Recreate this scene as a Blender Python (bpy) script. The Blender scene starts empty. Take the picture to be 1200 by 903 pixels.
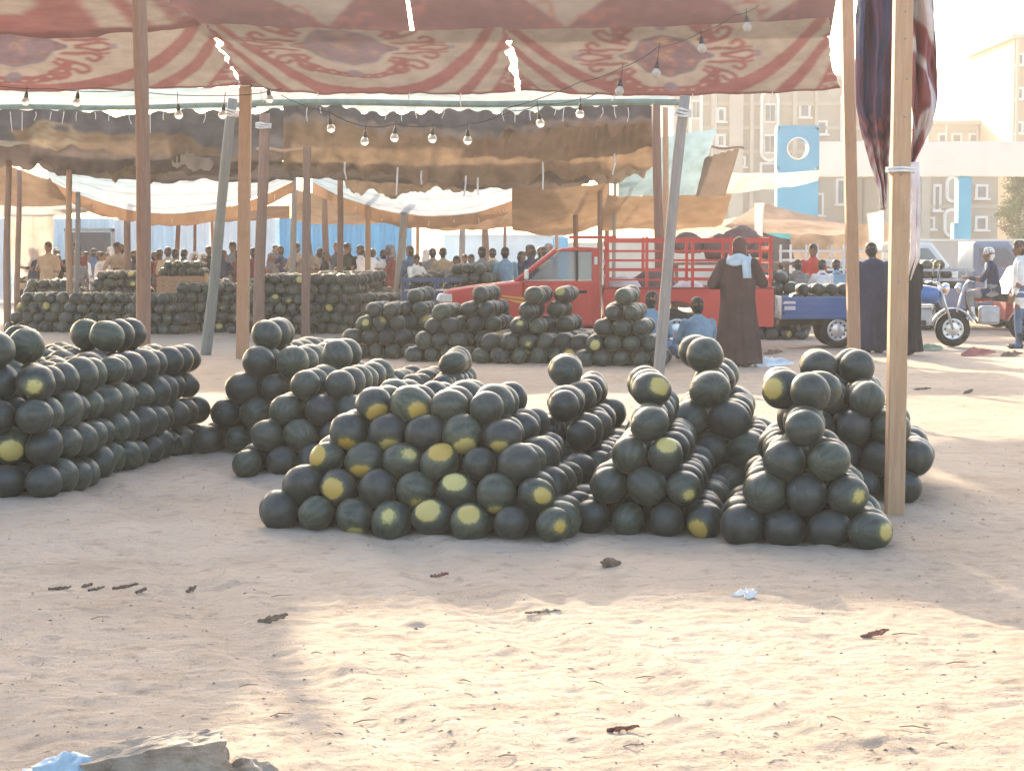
import bpy, bmesh, math, random
import numpy as np
from mathutils import Vector, Matrix, Euler, noise as mnoise
R = math.radians
random.seed(7); rng = np.random.default_rng(11)
S = bpy.context.scene
COL = S.collection

# ------------------------------------------------------------------ camera, sky, sun, exposure
FPX, HOR, CAMH = 2400.0, 292.0, 1.6           # focal length / horizon row in photo pixels (1200 x 903)
PITCH = math.atan((451.5 - HOR) / FPX)
cam_d = bpy.data.cameras.new("Camera"); cam = bpy.data.objects.new("Camera", cam_d); COL.objects.link(cam)
cam_d.sensor_width = 36.0; cam_d.lens = 36.0 * FPX / 1200.0; cam_d.clip_end = 4000; cam_d.clip_start = 0.1
cam.location = (0, 0, CAMH); cam.rotation_euler = (R(90) - PITCH, 0, 0)
S.camera = cam

SUN_EL, SUN_AZ = R(16.2), R(12.0)              # sun stands behind the stalls, a little to the left
W = bpy.data.worlds.new("World"); S.world = W; W.use_nodes = True
wn = W.node_tree.nodes; wl = W.node_tree.links
bg = wn["Background"]; sky = wn.new("ShaderNodeTexSky"); sky.sky_type = 'NISHITA'; sky.sun_disc = False
sky.sun_elevation = SUN_EL; sky.sun_rotation = -SUN_AZ; sky.altitude = 50; sky.air_density = 1.0; sky.dust_density = 5.0; sky.ozone_density = 1.0
wl.new(sky.outputs[0], bg.inputs[0]); bg.inputs[1].default_value = 0.15
sun_d = bpy.data.lights.new("Sun", 'SUN'); sun = bpy.data.objects.new("Sun", sun_d); COL.objects.link(sun)
sun_d.energy = 3.2; sun_d.angle = R(0.6); sun_d.color = (1.0, 0.84, 0.60)
sdir = Vector((-math.sin(SUN_AZ) * math.cos(SUN_EL), math.cos(SUN_AZ) * math.cos(SUN_EL), math.sin(SUN_EL)))  # towards the sun
sun.rotation_euler = sdir.to_track_quat('Z', 'Y').to_euler()
S.view_settings.view_transform = 'Standard'; S.view_settings.look = 'None'
S.view_settings.gamma = 1.0; S.view_settings.use_curve_mapping = False
S.view_settings.exposure = 2.15
S.render.engine = 'CYCLES'
try:
    S.cycles.use_denoising = True
    S.cycles.denoiser = 'OPENIMAGEDENOISE'
except Exception: pass
S.cycles.max_bounces = 6; S.cycles.diffuse_bounces = 3; S.cycles.volume_bounces = 0; S.cycles.transparent_max_bounces = 6

# ------------------------------------------------------------------ helpers
def at(x, y, Y):
    """world point seen at photo pixel (x, y) at distance Y from the camera"""
    cx = (x - 600.0) / FPX; cy = (451.5 - y) / FPX
    d = Vector((cx, math.cos(PITCH) + cy * math.sin(PITCH), -math.sin(PITCH) + cy * math.cos(PITCH)))
    k = Y / d.y
    return Vector((d.x * k, Y, CAMH + d.z * k))
def gd(x, y):
    """flat-ground point at photo pixel"""
    cx = (x - 600.0) / FPX; cy = (451.5 - y) / FPX
    d = Vector((cx, math.cos(PITCH) + cy * math.sin(PITCH), -math.sin(PITCH) + cy * math.cos(PITCH)))
    k = -CAMH / d.z
    return Vector((d.x * k, d.y * k, 0.0))
def ppm(Y): return FPX / Y

def tag(o, label=None, cat=None, group=None, kind=None):
    if label: o["label"] = label
    if cat: o["category"] = cat
    if group: o["group"] = group
    if kind: o["kind"] = kind
    return o
def link(name, me, parent=None, loc=None, rot=None):
    o = bpy.data.objects.new(name, me); COL.objects.link(o)
    if parent is not None: o.parent = parent
    if loc is not None: o.location = loc
    if rot is not None: o.rotation_euler = rot
    return o
def empty(name, loc=(0, 0, 0), rz=0.0, label=None, cat=None, group=None):
    o = link(name, None, None, loc, (0, 0, rz)); o.empty_display_size = 0.1
    return tag(o, label, cat, group)

class MB:
    """collects shapes into one mesh"""
    def __init__(s): s.v = []; s.f = []; s.m = []
    def add(s, vs, fs, mi=0):
        n = len(s.v); s.v += [tuple(v) for v in vs]; s.f += [tuple(i + n for i in f) for f in fs]; s.m += [mi] * len(fs); return s
    def box(s, c, size, rot=None, mi=0, taper=None):
        hx, hy, hz = size[0] / 2, size[1] / 2, size[2] / 2
        P = []
        for sz in (-1, 1):
            t = 1.0 if (taper is None or sz < 0) else taper
            for sx, sy in ((-1, -1), (1, -1), (1, 1), (-1, 1)): P.append(Vector((sx * hx * t, sy * hy * t, sz * hz)))
        if rot is not None:
            M = Euler(rot).to_matrix(); P = [M @ p for p in P]
        P = [p + Vector(c) for p in P]
        return s.add(P, [(3, 2, 1, 0), (4, 5, 6, 7), (0, 1, 5, 4), (1, 2, 6, 5), (2, 3, 7, 6), (3, 0, 4, 7)], mi)
    def tube(s, p0, p1, r0, r1=None, n=8, mi=0, caps=True):
        p0 = Vector(p0); p1 = Vector(p1); r1 = r0 if r1 is None else r1
        d = (p1 - p0).normalized(); a = d.orthogonal().normalized(); b = d.cross(a)
        P = [];
        for p, r in ((p0, r0), (p1, r1)):
            for i in range(n):
                t = 2 * math.pi * i / n; P.append(p + a * math.cos(t) * r + b * math.sin(t) * r)
        F = [(i, (i + 1) % n, n + (i + 1) % n, n + i) for i in range(n)]
        if caps: F += [tuple(range(n - 1, -1, -1)), tuple(range(n, 2 * n))]
        return s.add(P, F, mi)
    def path(s, pts, r, n=6, mi=0):
        pts = [Vector(p) for p in pts]
        rr = r if isinstance(r, (list, tuple)) else [r] * len(pts)
        P = []; prev = None
        for k, p in enumerate(pts):
            d = (pts[min(k + 1, len(pts) - 1)] - pts[max(k - 1, 0)]).normalized()
            a = d.orthogonal().normalized() if prev is None else (prev - d * prev.dot(d)).normalized()
            prev = a; b = d.cross(a)
            for i in range(n):
                t = 2 * math.pi * i / n; P.append(p + (a * math.cos(t) + b * math.sin(t)) * rr[k])
        F = []
        for k in range(len(pts) - 1):
            for i in range(n): F.append((k * n + i, k * n + (i + 1) % n, (k + 1) * n + (i + 1) % n, (k + 1) * n + i))
        F += [tuple(range(n - 1, -1, -1)), tuple(range((len(pts) - 1) * n, len(pts) * n))]
        return s.add(P, F, mi)
    def prism(s, prof, y0, y1, mi=0, bev=0.0):
        """profile polygon in x,z extruded along y (optional inset at both ends)"""
        n = len(prof); P = []
        if bev > 0:
            cx = sum(p[0] for p in prof) / n; cz = sum(p[1] for p in prof) / n
            L = max(max(abs(p[0] - cx), abs(p[1] - cz)) for p in prof)
            k = 1 - bev / L
            ins = [(cx + (p[0] - cx) * k, cz + (p[1] - cz) * k) for p in prof]
            rings = [(ins, y0), (prof, y0 + bev), (prof, y1 - bev), (ins, y1)]
        else: rings = [(prof, y0), (prof, y1)]
        for pr, y in rings: P += [(p[0], y, p[1]) for p in pr]
        F = []
        for k in range(len(rings) - 1):
            for i in range(n): F.append((k * n + i, k * n + (i + 1) % n, (k + 1) * n + (i + 1) % n, (k + 1) * n + i))
        F += [tuple(range(n - 1, -1, -1)), tuple(range((len(rings) - 1) * n, len(rings) * n))]
        return s.add(P, F, mi)
    def lathe(s, prof, c=(0, 0, 0), axis='Z', n=20, mi=0):
        """profile (r, h) revolved about an axis through c"""
        P = []
        for r, h in prof:
            for i in range(n):
                t = 2 * math.pi * i / n; x, y, z = r * math.cos(t), r * math.sin(t), h
                if axis == 'Y': x, y, z = x, z, y
                if axis == 'X': x, y, z = z, x, y
                P.append((x + c[0], y + c[1], z + c[2]))
        F = []
        for k in range(len(prof) - 1):
            for i in range(n): F.append((k * n + i, k * n + (i + 1) % n, (k + 1) * n + (i + 1) % n, (k + 1) * n + i))
        if tuple(prof[0]) == tuple(prof[-1]): return s.add(P, F, mi)
        if prof[0][0] > 1e-4: F.append(tuple(range(n - 1, -1, -1)))
        if prof[-1][0] > 1e-4: F.append(tuple(range((len(prof) - 1) * n, len(prof) * n)))
        return s.add(P, F, mi)
    def mesh(s, name, mats, smooth=False):
        me = bpy.data.meshes.new(name); me.from_pydata(s.v, [], s.f)
        if not isinstance(mats, (list, tuple)): mats = [mats]
        for m in mats: me.materials.append(m)
        if len(mats) > 1: me.polygons.foreach_set("material_index", s.m)
        bm = bmesh.new(); bm.from_mesh(me); bmesh.ops.recalc_face_normals(bm, faces=bm.faces); bm.to_mesh(me); bm.free()
        if smooth:
            me.polygons.foreach_set("use_smooth", [True] * len(me.polygons))
        me.update(); return me
    def build(s, name, mats, parent=None, smooth=False, loc=None, rot=None, bevel=0.0):
        o = link(name, s.mesh(name, mats, smooth), parent, loc, rot)
        if bevel > 0:
            b = o.modifiers.new("bevel", 'BEVEL'); b.width = bevel; b.segments = 2; b.limit_method = 'ANGLE'; b.angle_limit = R(40)
        return o

# ------------------------------------------------------------------ materials
def new_mat(name):
    m = bpy.data.materials.new(name); m.use_nodes = True
    nt = m.node_tree; b = nt.nodes["Principled BSDF"]; return m, nt, b
def ramp(nt, fac, stops):
    r = nt.nodes.new("ShaderNodeValToRGB"); e = r.color_ramp.elements
    while len(e) < len(stops): e.new(0.5)
    for i, (p, c) in enumerate(stops): e[i].position = p; e[i].color = (*c, 1)
    nt.links.new(fac, r.inputs[0]); return r.outputs[0]
def noise_tex(nt, scale, detail=4, rough=0.55, coord=None, dist=0.0):
    n = nt.nodes.new("ShaderNodeTexNoise"); n.inputs["Scale"].default_value = scale; n.inputs["Detail"].default_value = detail
    n.inputs["Roughness"].default_value = rough; n.inputs["Distortion"].default_value = dist
    if coord is not None: nt.links.new(coord, n.inputs["Vector"])
    return n.outputs["Fac"]
def bump(nt, h, strength, dist, b, normal=None):
    n = nt.nodes.new("ShaderNodeBump"); n.inputs["Strength"].default_value = strength; n.inputs["Distance"].default_value = dist
    nt.links.new(h, n.inputs["Height"])
    if normal is not None: nt.links.new(normal, n.inputs["Normal"])
    nt.links.new(n.outputs[0], b.inputs["Normal"]); return n.outputs[0]
def mixc(nt, a, b_, fac, mode='MIX'):
    m = nt.nodes.new("ShaderNodeMix"); m.data_type = 'RGBA'; m.blend_type = mode
    for val, key in ((a, 6), (b_, 7)):
        if isinstance(val, tuple): m.inputs[key].default_value = (*val, 1)
        else: nt.links.new(val, m.inputs[key])
    if isinstance(fac, float): m.inputs[0].default_value = fac
    else: nt.links.new(fac, m.inputs[0])
    return m.outputs[2]
def objcoord(nt):
    return nt.nodes.new("ShaderNodeTexCoord").outputs["Object"]
_mc = {}
def mat(name, c, rough=0.7, var=0.25, scale=6.0, metal=0.0, bmp=0.15, spec=0.4, coat=0.0):
    """paint / cloth / plastic with uneven colour and fine relief"""
    if name in _mc: return _mc[name]
    m, nt, b = new_mat(name); co = objcoord(nt)
    f = noise_tex(nt, scale, 5, 0.6, co)
    dark = tuple(x * (1 - var) for x in c); lite = tuple(min(1, x * (1 + var * 0.8)) for x in c)
    nt.links.new(ramp(nt, f, [(0.3, dark), (0.7, lite)]), b.inputs["Base Color"])
    b.inputs["Roughness"].default_value = rough; b.inputs["Metallic"].default_value = metal
    b.inputs["Specular IOR Level"].default_value = spec; b.inputs["Coat Weight"].default_value = coat
    if bmp > 0: bump(nt, noise_tex(nt, scale * 8, 4, 0.6, co), bmp, 0.01, b)
    _mc[name] = m; return m
def wood_mat(name, c1, c2, rough=0.8):
    if name in _mc: return _mc[name]
    m, nt, b = new_mat(name); co = objcoord(nt)
    mp = nt.nodes.new("ShaderNodeMapping"); mp.inputs["Scale"].default_value = (14, 14, 1.2); nt.links.new(co, mp.inputs[0])
    f = noise_tex(nt, 2.5, 6, 0.65, mp.outputs[0], 0.6)
    col = ramp(nt, f, [(0.25, c1), (0.5, tuple((a + b_) / 2 for a, b_ in zip(c1, c2))), (0.72, c2)])
    k = noise_tex(nt, 1.7, 3, 0.5, co)
    col = mixc(nt, col, tuple(x * 0.55 for x in c1), ramp(nt, k, [(0.58, (0, 0, 0)), (0.75, (0.6, 0.6, 0.6))]))
    nt.links.new(col, b.inputs["Base Color"]); b.inputs["Roughness"].default_value = rough
    bump(nt, f, 0.4, 0.01, b); _mc[name] = m; return m
def cloth_mat(name, trans=0.45, weave=260.0):
    """printed cloth: colour comes from the dyed print stored per vertex, light partly comes through"""
    m, nt, b = new_mat(name)
    a = nt.nodes.new("ShaderNodeAttribute"); a.attribute_name = "dye"
    co = objcoord(nt)
    f = noise_tex(nt, 3.0, 5, 0.6, co)
    col = mixc(nt, a.outputs["Color"], ramp(nt, f, [(0.3, (0.72, 0.70, 0.68)), (0.7, (1, 1, 1))]), 1.0, 'MULTIPLY')
    b.inputs["Roughness"].default_value = 0.9; b.inputs["Specular IOR Level"].default_value = 0.1
    nt.links.new(col, b.inputs["Base Color"])
    nrm = bump(nt, noise_tex(nt, weave, 2, 0.5, co), 0.08, 0.004, b)
    t = nt.nodes.new("ShaderNodeBsdfTranslucent"); nt.links.new(col, t.inputs[0])
    mx = nt.nodes.new("ShaderNodeMixShader"); mx.inputs[0].default_value = trans
    nt.links.new(b.outputs[0], mx.inputs[1]); nt.links.new(t.outputs[0], mx.inputs[2])
    nt.links.new(mx.outputs[0], nt.nodes["Material Output"].inputs[0])
    return m

# ---- sand
m_sand, nt, b = new_mat("sand"); co = objcoord(nt)
f1 = noise_tex(nt, 0.35, 6, 0.6, co); f2 = noise_tex(nt, 7.0, 8, 0.7, co, 0.4); f3 = noise_tex(nt, 90.0, 4, 0.7, co)
c = ramp(nt, f1, [(0.3, (0.44, 0.345, 0.268)), (0.5, (0.51, 0.410, 0.325)), (0.72, (0.57, 0.470, 0.380))])
f5 = noise_tex(nt, 2.2, 7, 0.65, co, 0.8)
c = mixc(nt, c, (0.40, 0.305, 0.225), ramp(nt, f5, [(0.50, (0, 0, 0)), (0.70, (0.7, 0.7, 0.7))]))
c = mixc(nt, c, (0.29, 0.21, 0.15), ramp(nt, f2, [(0.54, (0, 0, 0)), (0.72, (0.8, 0.8, 0.8))]))
c = mixc(nt, c, (0.66, 0.56, 0.46), ramp(nt, f3, [(0.58, (0, 0, 0)), (0.75, (0.5, 0.5, 0.5))]))
nt.links.new(c, b.inputs["Base Color"]); b.inputs["Roughness"].default_value = 0.95; b.inputs["Specular IOR Level"].default_value = 0.1
f4 = noise_tex(nt, 26.0, 6, 0.7, co, 0.5)
n1 = bump(nt, f2, 0.6, 0.06, b); n2 = bump(nt, f4, 0.7, 0.035, b, n1); bump(nt, f3, 0.4, 0.012, b, n2)

# ---- watermelon rind: stored local coordinates (axis = z, ground patch on +x)
m_melon, nt, b = new_mat("watermelon_rind")
a = nt.nodes.new("ShaderNodeAttribute"); a.attribute_name = "mloc"
r_ = nt.nodes.new("ShaderNodeAttribute"); r_.attribute_name = "mrnd"
oi = nt.nodes.new("ShaderNodeObjectInfo")
def nm(op, x, y=None, clamp=False):
    n = nt.nodes.new("ShaderNodeMath"); n.operation = op; n.use_clamp = clamp
    for i, v in enumerate((x, y)):
        if v is None: continue
        if isinstance(v, (int, float)): n.inputs[i].default_value = v
        else: nt.links.new(v, n.inputs[i])
    return n.outputs[0]
sp = nt.nodes.new("ShaderNodeSeparateXYZ"); nt.links.new(a.outputs["Vector"], sp.inputs[0])
rnd = nm('FRACT', nm('ADD', oi.outputs["Random"], r_.outputs["Fac"]))
ang = nm('ARCTAN2', sp.outputs[1], sp.outputs[0])
vadd = nt.nodes.new("ShaderNodeVectorMath"); vadd.operation = 'ADD'; nt.links.new(a.outputs["Vector"], vadd.inputs[0])
cmb = nt.nodes.new("ShaderNodeCombineXYZ"); nt.links.new(nm('MULTIPLY', rnd, 37.0), cmb.inputs[0]); nt.links.new(cmb.outputs[0], vadd.inputs[1])
wob = noise_tex(nt, 5.0, 5, 0.6, vadd.outputs[0])
stripe = nm('SINE', nm('ADD', nm('MULTIPLY', ang, 11.0), nm('MULTIPLY', wob, 9.0)))
sfac = nm('MULTIPLY', nm('ADD', nm('MULTIPLY', stripe, 0.5), 0.5), nm('ADD', nm('MULTIPLY', rnd, 0.75), 0.12))
hue = ramp(nt, rnd, [(0.0, (0.015, 0.020, 0.020)), (0.35, (0.021, 0.028, 0.026)), (0.65, (0.027, 0.036, 0.028)), (1.0, (0.036, 0.048, 0.030))])
lite = ramp(nt, rnd, [(0.0, (0.030, 0.040, 0.036)), (1.0, (0.080, 0.098, 0.056))])
c = mixc(nt, hue, lite, sfac)
c = mixc(nt, c, (0.012, 0.022, 0.012), ramp(nt, noise_tex(nt, 11.0, 6, 0.7, vadd.outputs[0]), [(0.5, (0, 0, 0)), (0.72, (0.55, 0.55, 0.55))]))
dust = ramp(nt, noise_tex(nt, 3.2, 6, 0.7, vadd.outputs[0]), [(0.40, (0.03, 0.03, 0.03)), (0.78, (0.32, 0.32, 0.32))])
c = mixc(nt, c, (0.13, 0.13, 0.125), dust)
# ground patch
dx = nm('ADD', sp.outputs[0], nm('MULTIPLY', nm('SUBTRACT', wob, 0.5), 0.16))
rad = nm('ADD', nm('MULTIPLY', nm('FRACT', nm('MULTIPLY', rnd, 5.7)), 0.20), 0.74)
patch = nm('MULTIPLY', nm('SUBTRACT', dx, rad), 16.0, True)
halo = nm('MULTIPLY', nm('SUBTRACT', dx, nm('SUBTRACT', rad, 0.12)), 7.0, True)
c = mixc(nt, c, (0.16, 0.17, 0.055), nm('MULTIPLY', halo, 0.55))
yel = mixc(nt, (0.50, 0.30, 0.045), (0.56, 0.47, 0.17), nm('FRACT', nm('MULTIPLY', rnd, 7.3)))
c = mixc(nt, c, yel, patch)
stem = nm('MULTIPLY', nm('SUBTRACT', nm('ABSOLUTE', sp.outputs[2]), 0.992), 400.0, True)
c = mixc(nt, c, (0.10, 0.10, 0.06), stem)
nt.links.new(c, b.inputs["Base Color"])
nt.links.new(ramp(nt, dust, [(0.0, (0.33, 0.33, 0.33)), (0.45, (0.58, 0.58, 0.58))]), b.inputs["Roughness"])
b.inputs["Specular IOR Level"].default_value = 0.5
bump(nt, wob, 0.10, 0.02, b)

M_CLOTH = cloth_mat("printed_cloth", 0.08)
M_CURT = cloth_mat("curtain_cloth", 0.22)
M_TARP = cloth_mat("thin_white_tarp", 0.35)
M_HEAVY = cloth_mat("heavy_cloth", 0.14)
M_POST_PALE = wood_mat("pale_timber", (0.46, 0.27, 0.15), (0.60, 0.39, 0.235))
M_POST_RED = wood_mat("reddish_timber", (0.19, 0.105, 0.075), (0.29, 0.175, 0.125))
M_POST_ORANGE = wood_mat("orange_timber", (0.34, 0.185, 0.105), (0.46, 0.275, 0.165))
M_POST_GREY = wood_mat("weathered_grey_timber", (0.24, 0.21, 0.19), (0.38, 0.34, 0.30))
M_POST_GREEN = wood_mat("grey_green_timber", (0.14, 0.165, 0.16), (0.24, 0.26, 0.25))
M_BEAM_GREEN = mat("green_painted_beam", (0.16, 0.24, 0.20), 0.7)
M_ROPE = mat("pale_rope", (0.72, 0.70, 0.66), 0.9)
M_WIRE = mat("black_wire", (0.03, 0.03, 0.035), 0.6)
M_BLACK = mat("black_rubber", (0.022, 0.022, 0.024), 0.8)
M_STEEL = mat("dull_steel", (0.42, 0.43, 0.45), 0.4, metal=0.7)
M_CHROME = mat("worn_chrome", (0.62, 0.63, 0.65), 0.28, 0.1, metal=0.9, bmp=0.05)

# ------------------------------------------------------------------ ground
def ground_h(x, y):
    v = Vector((x, y, 0.0))
    h = 0.020 * mnoise.noise(v * 0.55) + 0.012 * mnoise.noise(v * 1.7 + Vector((9, 3, 0)))
    n = mnoise.noise(v * 5.2 + Vector((1.7, 8.1, 2.0)))
    h += 0.012 * n * abs(n) * 2
    n2 = mnoise.noise(v * 13.0 + Vector((4.7, 1.1, 5.0)))
    h += 0.009 * n2 + 0.005 * mnoise.noise(v * 21.0 + Vector((2.2, 7.1, 1.0)))
    # wheel ruts crossing the open front
    t = (x + 0.35 * y - 0.6 + 0.15 * math.sin(y * 0.9))
    for off in (0.0, 1.35, 2.6):
        d = (t - off) / 0.16
        if abs(d) < 2.2: h -= 0.022 * math.exp(-d * d) - 0.010 * math.exp(-(abs(d) - 1.4) ** 2 * 4)
    return h
def axis_pts(segs):
    out = []
    for a0, a1, st in segs:
        n = max(1, int(round((a1 - a0) / st))); out += [a0 + (a1 - a0) * i / n for i in range(n)]
    out.append(segs[-1][1]); return out
gx = axis_pts([(-900, -100, 200), (-100, -20, 20), (-20, -6, 1.0), (-6, -3.4, 0.12), (-3.4, 3.4, 0.025), (3.4, 6, 0.12), (6, 20, 1.0), (20, 100, 20), (100, 900, 200)])
gy = axis_pts([(-300, -20, 70), (-20, 4, 3), (4, 5.6, 0.2), (5.6, 11.4, 0.025), (11.4, 18, 0.075), (18, 34, 0.25), (34, 70, 1.5), (70, 200, 26), (200, 1800, 320)])
GV = []
for y in gy:
    for x in gx:
        fade = 1.0 if abs(x) < 30 and 0 < y < 60 else 0.3
        GV.append((x, y, ground_h(x, y) * fade))
nx = len(gx)
GF = [(j * nx + i, j * nx + i + 1, (j + 1) * nx + i + 1, (j + 1) * nx + i) for j in range(len(gy) - 1) for i in range(nx - 1)]
me = bpy.data.meshes.new("ground"); me.from_pydata(GV, [], GF); me.materials.append(m_sand)
me.polygons.foreach_set("use_smooth", [True] * len(me.polygons))
tag(link("ground", me), "trampled dry sand of the market ground with ruts and footprints", "sand", kind="structure")

# ------------------------------------------------------------------ watermelons
def melon_mesh(seed, seg=24, rings=14):
    """unit-radius melon: axis z, slightly flattened ends, uneven; returns verts, faces"""
    rr = random.Random(seed); off = Vector((rr.uniform(0, 50), rr.uniform(0, 50), rr.uniform(0, 50)))
    el = rr.uniform(0.97, 1.10); fl = rr.uniform(0.93, 1.0)
    V = []; L = []
    def put(d):
        k = 1.0 + 0.035 * mnoise.noise(d * 1.3 + off) + 0.012 * mnoise.noise(d * 3.1 + off)
        dent = 0.05 * math.exp(-((1 - abs(d.z)) / 0.03))
        flat = 0.035 * max(0.0, d.x - 0.75) / 0.25
        V.append((d.x * k * (1 - flat), d.y * k * fl, d.z * k * el * (1 - dent))); L.append(tuple(d))
    put(Vector((0, 0, -1)))
    for i in range(1, rings):
        ph = -math.pi / 2 + math.pi * i / rings
        for j in range(seg):
            t = 2 * math.pi * j / seg; put(Vector((math.cos(ph) * math.cos(t), math.cos(ph) * math.sin(t), math.sin(ph))))
    put(Vector((0, 0, 1)))
    F = [(0, 1 + (j + 1) % seg, 1 + j) for j in range(seg)]
    for i in range(rings - 2):
        for j in range(seg):
            a = 1 + i * seg + j; b = 1 + i * seg + (j + 1) % seg; F.append((a, b, b + seg, a + seg))
    top = len(V) - 1; base = 1 + (rings - 2) * seg
    F += [(base + j, base + (j + 1) % seg, top) for j in range(seg)]
    return np.array(V), F, np.array(L)
def finish_melon(name, V, F, L, rnd):
    me = bpy.data.meshes.new(name); me.from_pydata(V.tolist(), [], F); me.materials.append(m_melon)
    at_ = me.attributes.new("mloc", 'FLOAT_VECTOR', 'POINT'); at_.data.foreach_set("vector", np.asarray(L, dtype=np.float32).ravel())
    ar = me.attributes.new("mrnd", 'FLOAT', 'POINT'); ar.data.foreach_set("value", np.asarray(rnd, dtype=np.float32).ravel())
    me.polygons.foreach_set("use_smooth", [True] * len(me.polygons)); me.update(); return me
MEL = []
for k in range(10):
    V, F, L = melon_mesh(k + 1, 28, 16); MEL.append(finish_melon("watermelon_rind_shape", V, F, L, [0.0] * len(V)))

PILES = []       # every melon: dict(pos, r, pile, layer, spot)
CAMP = np.array([0, 0, CAMH])
def pile(key, o, a, b, s, nu, nv, layers, dz, rec=0.5, side=0.5, side_l=None, d=None, spots=(), cut=None, alt=0.0, seed=0):
    """stack of melons: o = base melon nearest the viewer at one end, a = along the front, b = into depth"""
    rr = random.Random(seed + 5); a = Vector((*a, 0)).normalized(); b = Vector((*b, 0)).normalized(); d = d or s * 0.97
    sl = side if side_l is None else side_l
    sp = {(l, i): v for l, i, v in spots}
    for k in range(layers):
        off_l = sl * k; n_here = nu - int(round((side + sl) * k)) if (side + sl) * k >= 0.9 else nu
        if n_here < 1: n_here = 1
        m_here = nv - (int(round(rec * k)) if rec >= 0.4 else 0)
        for j in range(max(1, m_here)):
            for i in range(n_here):
                if cut and cut(k, i, j): continue
                p = Vector(o) + a * (s * (i + off_l)) + b * (s * (j + rec * k + alt * (k % 2)))
                jt = s * (0.05 if j == 0 else 0.11)
                p += Vector((rr.uniform(-jt, jt), rr.uniform(-jt, jt), 0))
                r = d / 2 * rr.choice((rr.uniform(0.82, 1.0), rr.uniform(0.92, 1.08)))
                gz = ground_h(p.x, p.y) if k == 0 else 0.0
                p.z = d / 2 * 0.93 + dz * k + gz * (1 if k == 0 else 0) + rr.uniform(-0.004, 0.004) - 0.020
                PILES.append(dict(p=p, r=r, pile=key, k=k, i=i, j=j, spot=sp.get((k, i)) if j == 0 else None))
B0 = (0.15, 0.989)
# P1 long steep-sided pile at the left
o = gd(50, 580)
pile("P1", o, (-0.985, 0.16), (0.154, 0.988), 0.262, 5, 13, 4, 0.208, 0.0, 0.09, 0.10, 0.255, alt=0.5, seed=1,
     spots=[(3, 0, (0.15, -1, -0.1)), (1, 1, (0.35, -1, -0.25)), (0, 2, (0.3, -1, 0))],)
o5 = o + Vector((-0.985, 0.16, 0)) * 0.26 * 1.0
for (i, j, kk) in [(0, 0, 4), (1, 0, 4), (1, 1, 4), (0, 2, 4), (2, 1, 4), (1, 2, 4), (2, 2, 4), (1, 4, 4), (2, 4, 4), (0, 8, 4), (0, 9, 4), (1, 9, 4), (0, 10, 4)]:
    p = o5 + Vector((-0.985, 0.16, 0)) * 0.262 * (i + .3) + Vector((0.154, 0.988, 0)) * 0.262 * (j + .25)
    p.z = 0.11 + 0.2085 * 4
    PILES.append(dict(p=p, r=0.127, pile="P1", k=4, i=i, j=j + 0.25, spot=None))
# P2 pair of piles behind, P2c low pile further back
pile("P2a", gd(243, 530), (0.989, -0.12), B0, 0.262, 5, 8, 4, 0.203, 0.15, 0.5, d=0.262, seed=2)
pile("P2b", gd(290, 556), (0.989, -0.05), B0, 0.240, 5, 6, 4, 0.178, 0.35, 0.5, d=0.243, seed=3)
pile("P2c", gd(424, 514), (0.989, -0.10), B0, 0.232, 5, 6, 3, 0.178, 0.3, 0.4, d=0.232, seed=4)
# P3 broad front pile
pile("P3", gd(326, 618), (0.948, -0.32), (0.21, 0.978), 0.236, 8, 6, 5, 0.151, 0.42, 0.5, d=0.233, seed=5,
     spots=[(0, 3, (-0.12, -1, 0.42)), (0, 4, (-0.30, -1, 0.62)), (0, 5, (-0.05, -1, 0.75)), (0, 7, (0.42, -1, 0.0)), (0, 2, (0.1, -1, -1.3)),
            (1, 1, (-0.32, -1, 0.05)), (1, 4, (-0.2, -1, 0.95)), (1, 6, (0.40, -1, 0.02)), (1, 3, (0.15, -1, -0.85)), (1, 5, (0, -.6, -1)),
            (2, 2, (0.50, -1, 0.62)), (2, 0, (-0.9, -1, 0.35)), (2, 1, (-0.2, -1, -1.1)), (2, 3, (0.1, -1, 1.2)),
            (3, 1, (0.1, -1, -0.95)), (3, 3, (0.2, -1, -0.85)), (3, 4, (-0.25, -1, -0.9)), (3, 0, (-.1, -1, -0.9)),
            (4, 0, (0.35, -1, -0.6)), (4, 1, (0.40, -1, -0.2)), (4, 2, (0, 1, -1))])
# P4 behind the broad pile, P5 in the middle, P6 behind, P7 beside the post, P8 behind it
pile("P4", at(592, 500, 12.75) * 1.0, (0.989, -0.15), B0, 0.232, 4, 9, 4, 0.178, 0.12, 0.5, d=0.230, seed=6, spots=[(3, 1, (0, -.5, 1))])
pile("P5", gd(692, 620), (0.945, -0.325), (0.13, 0.99), 0.222, 4, 7, 4, 0.176, 0.12, 0.5, d=0.222, seed=7,
     spots=[(1, 2, (0.25, -1, -0.35)), (0, 3, (-0.75, -1, -0.55)), (2, 1, (0.1, -1, 1.1)), (0, 1, (0, .5, -1))])
pile("P6", Vector((0.90, 13.25, 0)), (0.989, -0.12), B0, 0.252, 4, 7, 4, 0.198, 0.1, 0.5, d=0.256, seed=8)
pile("P7", gd(872, 634), (0.952, -0.305), (0.10, 0.995), 0.228, 4, 6, 4, 0.180, 0.13, 0.5, d=0.230, seed=9,
     spots=[(1, 2, (0.50, -1, 0.05)), (0, 3, (0.9, -0.9, 0.1))])
pile("P8", Vector((1.75, 13.05, 0)), (0.989, -0.15), B0, 0.245, 4, 6, 4, 0.182, 0.12, 0.36, d=0.245, seed=10)
def extra(key, px, py, Y, r, spot=None, k=4):
    PILES.append(dict(p=at(px, py, Y), r=r, pile=key, k=k, i=0, j=0.4, spot=spot))
for P in PILES:
    if P["pile"] == "P4": P["p"].y = max(P["p"].y, 12.6)
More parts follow.
